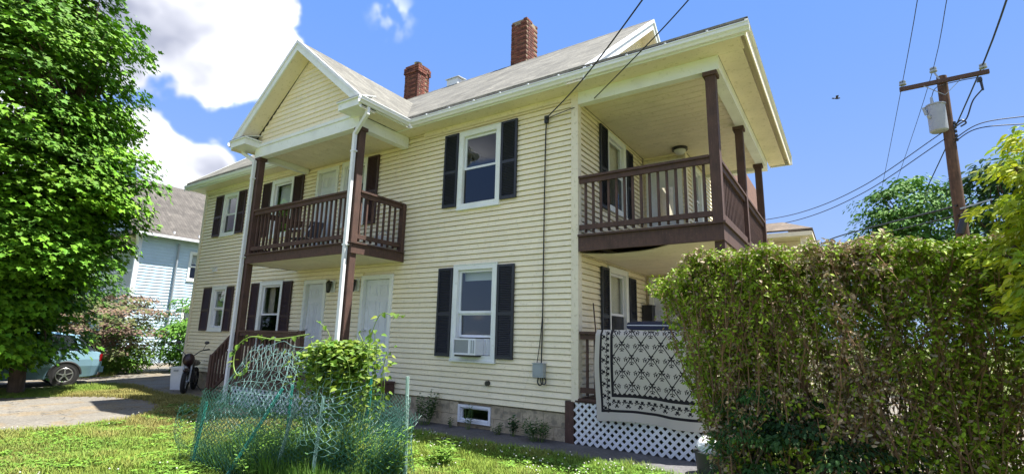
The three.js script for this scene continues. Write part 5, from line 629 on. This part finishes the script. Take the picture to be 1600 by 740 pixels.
// ---------- neighbouring houses ----------
{ const t = thing('neighbour_house', 'pale blue clapboard house with grey gable roof behind the maple', 'house'); const blue = std({ map: T.trim, color: new THREE.Color(0.62, 0.76, 0.92), roughness: 0.6 }), groof = std({ map: T.shingle, color: new THREE.Color(0.62, 0.58, 0.60), roughness: 0.95 });
  const X = -24.5, Z = -2.4, E = 6.2; const w = grp('side_wall', t, [X, 0, 0], Math.PI / 2); const ow = [[4.7, 5.6, 4.1, 5.6], [4.7, 5.6, 1.2, 2.8]]; part('wall_core', wallCore(2.45, 12, 0, E, -0.15, 0, ow), blue, w); clapboards(w, 2.5, 12, 0.4, E, ow, null, blue, 0.15); for (const o of ow) { const n = makeWindow(t, o, { blind: 0.4 }); n.position.x = X; n.rotation.y = Math.PI / 2; } part('corner_board', B(X - 0.12, X + 0.03, 0, E, Z - 0.1, Z + 0.03), M.white, t);
  part('front_wall', B(-34, X - 0.15, 0, E, Z - 1.8, Z - 1.6), blue, t); part('rear_wall', [B(-34, X - 0.15, 0, E, -12, -11.8), B(-34.2, -34, 0, E, -12, Z)], blue, t);
  part('roof', [poly([V(X + 0.4, E, Z + 0.5), V(X + 0.4, E, -12.4), V(-29.2, 9.95, -12.4), V(-29.2, 9.95, Z + 0.5)], V(0, -0.15, 0)), poly([V(-34.4, E - 0.3, Z + 0.5), V(-34.4, E - 0.3, -12.4), V(-29.2, 9.95, -12.4), V(-29.2, 9.95, Z + 0.5)], V(0, -0.15, 0))], groof, t); part('gutter', [B(X + 0.38, X + 0.5, E - 0.14, E - 0.02, -12.4, Z + 0.5)], M.white, t); { const s = []; for (let z = -11; z < Z; z += 1.2) s.push(B(X + 0.1, X + 0.18, E + 0.16, E + 0.28, z, z + 0.08)); part('snow_guards', s, M.white, t); }
  part('gable', poly([V(-33.8, E - 0.1, Z), V(X + 0.1, E - 0.1, Z), V(-29.2, 9.75, Z)], V(0, 0, -0.15)), blue, t); part('gable_window', ring(-28.6, -27.6, 6.9, 8.2, 0.12, Z, Z + 0.06), M.white, t); part('gable_pane', B(-28.5, -27.7, 7, 8.1, Z + 0.01, Z + 0.02), M.black, t); part('pent_roof', poly([V(-34, E - 0.1, Z + 0.6), V(X + 0.5, E - 0.1, Z + 0.6), V(X + 0.1, E + 0.35, Z - 0.05), V(-34, E + 0.35, Z - 0.05)], V(0, -0.12, 0)), groof, t);
  part('porch_ceiling', B(-34, X - 0.16, E - 0.3, E - 0.16, Z - 1.6, Z + 0.3), M.cream, t); part('porch_deck', [B(-34, X - 0.15, 3.2, 3.45, Z - 1.6, Z), B(-34, X - 0.15, 0.4, 0.7, Z - 1.6, Z)], M.white, t); for (const x of [-24.8, -27.6, -30.4]) part('porch_post', B(x - 0.1, x + 0.1, 0, E - 0.2, Z - 0.2, Z - 0.01), M.white, t); part('rail', [B(-34, X - 0.4, 4.36, 4.44, Z - 0.12, Z - 0.05), B(-34, X - 0.4, 3.55, 3.61, Z - 0.12, Z - 0.05)], M.white, t); for (let x = -33; x < -25; x += 0.16) part('baluster', B(x, x + 0.045, 3.6, 4.36, Z - 0.1, Z - 0.06), M.white, t); part('porch_window', [...ring(-26.6, -25.7, 4.0, 5.5, 0.1, Z - 1.6, Z - 1.54)], M.white, t); part('porch_pane', B(-26.5, -25.8, 4.1, 5.4, Z - 1.595, Z - 1.58), M.black, t); part('downspout', [bar(V(X + 0.1, 0.2, Z + 0.1), V(X + 0.1, 5.6, Z + 0.1), 0.1, 0.08, V(0, 0, 1)), bar(V(X + 0.1, 5.6, Z + 0.1), V(X + 0.42, 6.05, Z + 0.3), 0.1, 0.08)], M.white, t); part('chimney_pipe', cyl(V(X + 0.1, 0.3, -4.1), V(X + 0.1, 5.9, -4.1), 0.05), M.grey, t); }
{ const t = thing('neighbour_house', 'brown shingled house behind the east porch with low tan hip roof', 'house'); const sh = std({ map: T.wood, color: new THREE.Color(2.6, 2.7, 2.5), roughness: 0.9 }), rf = std({ map: T.shingle, color: new THREE.Color(0.85, 0.70, 0.62), roughness: 0.95 }); const Z = -11.5;
  const w = grp('shingle_wall', t, [0, 0, Z]); part('wall_core', B(-8, 0.7, 0, 8.6, -8, -0.023), sh, w); const n = Math.floor(8.5 / 0.13); for (let k = 0; k < n; k++) { const b = []; let x = -3.2 + (k % 3) * 0.05; while (x < 0.68) { const e = Math.min(x + rr(0.1, 0.2), 0.7); b.push(board(x, e - 0.006, k * 0.13, 0.13, rr(0.014, 0.024))); x = e; } part('shingle_course', b, sh, w).userData.kind = 'stuff'; }
  part('roof', poly([V(-8.4, 8.5, Z + 0.4), V(0.9, 8.5, Z + 0.4), V(-1, 10.5, Z - 4), V(-5, 10.5, Z - 4)], V(0, -0.15, 0)), rf, t); 
  const P = V(1.5, 5.95, -14); part('hip_roof', [poly([V(-0.5, 5.55, -12.05), V(3.0, 5.55, -12.05), V(1.9, 6.35, -14.5), V(-0.5, 6.35, -14.5)], V(0, -0.06, 0)), poly([V(3.0, 5.55, -12.05), V(3.0, 5.55, -18), V(1.9, 6.35, -16), V(1.9, 6.35, -14.5)], V(0, -0.06, 0))], rf, t); part('eave', [B(1.46, 2.98, 5.30, 5.45, -12.06, -12.02), B(2.94, 2.98, 5.30, 5.45, -18, -12.061), B(1.46, 2.94, 5.28, 5.31, -18, -12.07)], M.cream, t); part('porch_wall', [B(1.46, 2.5, 0, 5.27, -18, -12.9)], M.cream, t); part('porch_post', [B(2.6, 2.8, 0, 5.3, -12.4, -12.2), B(1.6, 1.75, 0, 5.3, -12.4, -12.2)], M.cream, t); part('porch_rail', [B(1.5, 2.9, 4.5, 4.58, -12.35, -12.3)], M.wood, t); }
// ---------- utility pole and lines ----------
const pole = thing('utility_pole', 'brown wooden utility pole with crossarm and grey transformer', 'utility pole', [6.85, 0, -12.5]); const poleMat = std({ map: T.bark, color: new THREE.Color(1.1, 0.85, 0.75), roughness: 0.9 });
{ part('shaft', cyl(V(-0.02, 0, 0), V(0.12, 10.25, 0), 0.19, 0.135, 16), poleMat, pole); const arm = grp('crossarm', pole); part('beam', bar(V(-1.0, 10.02, 0.16), V(1.22, 10.05, 0.16), 0.1, 0.13), M.wood, arm); for (const s of [-0.38, 0.55]) part('brace', bar(V(0.12, 9.55, 0.14), V(s, 9.97, 0.20), 0.03, 0.012), M.grey, arm);
  const ins = (x, y, z) => { const g = grp('insulator', pole); part('pin', cyl(V(x, y, z), V(x, y + 0.1, z), 0.018), M.grey, g); part('bell', [cyl(V(x, y + 0.08, z), V(x, y + 0.12, z), 0.1, 0.1, 14), cyl(V(x, y + 0.12, z), V(x, y + 0.17, z), 0.07, 0.06, 14), cyl(V(x, y + 0.17, z), V(x, y + 0.21, z), 0.09, 0.09, 14)], M.grey, g); }; ins(-0.9, 10.08, 0.16); ins(1.1, 10.11, 0.16); { const g = grp('insulator', pole); part('bracket', bar(V(0.06, 10.05, 0.16), V(-0.08, 10.42, 0.16), 0.04, 0.04, V(0, 0, 1)), M.grey, g); part('bell', [cyl(V(-0.08, 10.4, 0.16), V(-0.08, 10.45, 0.16), 0.1, 0.1, 14), cyl(V(-0.08, 10.45, 0.16), V(-0.08, 10.5, 0.16), 0.06, 0.06, 14), cyl(V(-0.08, 10.5, 0.16), V(-0.08, 10.54, 0.16), 0.09, 0.09, 14)], M.grey, g); }
  const tr = grp('transformer', pole), tm = std({ map: T.white, color: new THREE.Color(0.45, 0.46, 0.48), roughness: 0.45 }); part('tank', [cyl(V(-0.16, 8.38, 0.18), V(-0.16, 9.22, 0.18), 0.24, 0.24, 24), cyl(V(-0.16, 8.34, 0.18), V(-0.16, 8.38, 0.18), 0.2, 0.24, 24)], tm, tr); part('lid', [cyl(V(-0.16, 9.22, 0.18), V(-0.16, 9.26, 0.18), 0.265, 0.265, 24), cyl(V(-0.16, 9.26, 0.18), V(-0.16, 9.31, 0.18), 0.25, 0.1, 24)], tm, tr); part('bushing', [cyl(V(-0.24, 9.28, 0.22), V(-0.24, 9.52, 0.22), 0.05, 0.035, 10), cyl(V(-0.42, 8.95, 0.25), V(-0.48, 9.2, 0.27), 0.05, 0.04, 10), cyl(V(-0.36, 8.8, 0.32), V(-0.40, 8.88, 0.36), 0.05, 0.05, 10)], M.grey, tr); part('hanger', [B(-0.1, 0.1, 8.6, 8.68, 0.02, 0.1), B(-0.1, 0.1, 9.0, 9.08, 0.02, 0.1)], M.grey, tr);
  part('cutout', [cyl(V(0.98, 9.9, 0.2), V(1.0, 9.45, 0.22), 0.04, 0.03, 8), B(0.9, 1.02, 9.75, 9.85, 0.16, 0.26)], M.black, pole); part('jumper', [tube([V(1.0, 9.5, 0.2), V(0.75, 9.2, 0.2), V(0.5, 8.6, 0.2), V(0.35, 8.5, 0.2), V(0.2, 8.4, 0.15)], 0.022, 30), tube([V(-0.24, 9.5, 0.22), V(-0.1, 9.8, 0.25), V(0.5, 9.9, 0.22), V(0.98, 9.9, 0.2)], 0.012, 20)], M.wire, pole); const rk = []; for (let k = 0; k < 5; k++) rk.push(cyl(V(0.24, 8.0 + k * 0.14, 0.05), V(0.24, 8.08 + k * 0.14, 0.05), 0.05, 0.05, 8)); part('secondary_rack', [...rk, bar(V(0.2, 7.95, 0.05), V(0.2, 8.75, 0.05), 0.03, 0.03, V(0, 0, 1)), tube([V(0.24, 8.5, 0.1), V(0.4, 8.62, 0.16), V(0.5, 8.5, 0.2), V(0.36, 8.4, 0.2)], 0.025, 14)], M.black, pole); part('splice_case', cyl(V(0.14, 5.6, 0.3), V(-0.06, 5.0, 0.3), 0.1, 0.1, 10), M.black, pole); part('guy_bracket', [bar(V(0.05, 5.8, 0.16), V(0.8, 6.0, 0.2), 0.04, 0.04)], M.grey, pole); }
function line(name, label, pts, r, cat = 'cable', group) { return single(name, tube(pts, r, 60, 5), M.wire, label, cat, group); }
line('power_line', 'thin power line on the left end of the crossarm', [V(5.2, 11.2, 30), V(5.45, 9.6, 8), V(5.72, 9.5, -5), V(5.95, 10.25, -12.34), V(5.85, 9.9, -28), V(5.7, 9.8, -45), V(5.6, 10.6, -60)], 0.010);
line('power_line', 'thin power line on the pole top insulator', [V(6.0, 11.5, 30), V(6.2, 9.9, 8), V(6.3, 9.7, -5), V(6.77, 10.5, -12.34), V(6.5, 10.2, -28), V(6.3, 10.0, -45), V(6.2, 10.8, -60)], 0.010);
line('power_line', 'thick dark line from the right end of the crossarm to the top edge', [V(7.5, 11.2, 30), V(7.3, 9.6, 8), V(7.2, 9.3, -3), V(7.95, 10.3, -12.34), V(7.9, 10.0, -30), V(7.8, 10.2, -60)], 0.024);
line('service_cable', 'upper of two cables sagging left from the pole behind the porch', [V(6.8, 8.35, -12.4), V(4.6, 7.35, -14.2), V(2.4, 7.0, -16), V(-1, 7.2, -18)], 0.015); line('service_cable', 'lower of two cables sagging left from the pole behind the porch', [V(6.8, 8.1, -12.4), V(4.6, 7.1, -14.2), V(2.4, 6.72, -16), V(-1, 6.9, -18)], 0.015);
line('telephone_cable', 'thick low cable running left from the pole above the hedge', [V(6.85, 5.9, -12.3), V(3.5, 6.9, -22), V(2, 7.6, -30), V(-4, 8.6, -45)], 0.03); line('telephone_cable', 'thin low cable just under the thick one above the hedge', [V(6.85, 5.6, -12.3), V(3.5, 6.5, -22), V(2, 7.1, -30), V(-4, 8.0, -45)], 0.02);
line('service_cable', 'cable looping right from the pole towards the bush', [V(6.95, 8.0, -12.4), V(7.6, 8.35, -12.2), V(8.8, 8.3, -12), V(11, 8.2, -11.6)], 0.016); line('service_cable', 'lower cable looping right from the pole towards the bush', [V(6.95, 7.9, -12.4), V(7.5, 8.2, -12.2), V(8.8, 8.05, -12), V(11, 7.8, -11.6)], 0.016);
line('service_drop', 'black service drop from the sky to the cable anchor on the facade', [V(-0.60, 5.62, 0.07), V(0.55, 5.66, 0.95), V(1.9, 5.94, 1.97), V(5, 6.75, 4.4), V(10, 8.2, 8.2)], 0.011); line('service_drop', 'black service drop reaching the white porch beam', [V(0.35, 5.80, 0.03), V(1.3, 5.76, 0.88), V(2.43, 5.82, 1.82), V(5.5, 6.3, 4.5), V(10.3, 7.4, 8.5)], 0.009);
{ const t = thing('bird', 'small dark bird flying against the blue sky', 'bird', [3.95, 6.74, -4.3], 0.6); t.scale.setScalar(0.75); const b = new THREE.SphereGeometry(1, 14, 10), p = b.attributes.position; for (let i = 0; i < p.count; i++) { const x = p.getX(i), k = 1 - 0.45 * Math.max(0, -x); p.setXYZ(i, x * 0.075, p.getY(i) * 0.026 * k, p.getZ(i) * 0.026 * k); } b.computeVertexNormals(); const wing = s => poly([V(0.03, 0.01, s * 0.02), V(-0.03, 0.01, s * 0.02), V(-0.075, 0.035, s * 0.09), V(-0.01, 0.04, s * 0.12)], V(0, -0.004, 0)); part('body', [b.toNonIndexed(), new THREE.SphereGeometry(0.022, 10, 8).translate(0.078, 0.012, 0).toNonIndexed(), cyl(V(0.095, 0.01, 0), V(0.118, 0.006, 0), 0.006, 0.001, 6), poly([V(-0.06, 0, 0.012), V(-0.06, 0, -0.012), V(-0.12, 0.005, -0.025), V(-0.12, 0.005, 0.025)], V(0, -0.004, 0))], M.dark, t); part('wing', wing(1), M.dark, t); part('wing', wing(-1), M.dark, t); }
scene.traverse(o => { if (o.isMesh) { o.castShadow = true; o.receiveShadow = true; } });
renderer.render(scene, camera);
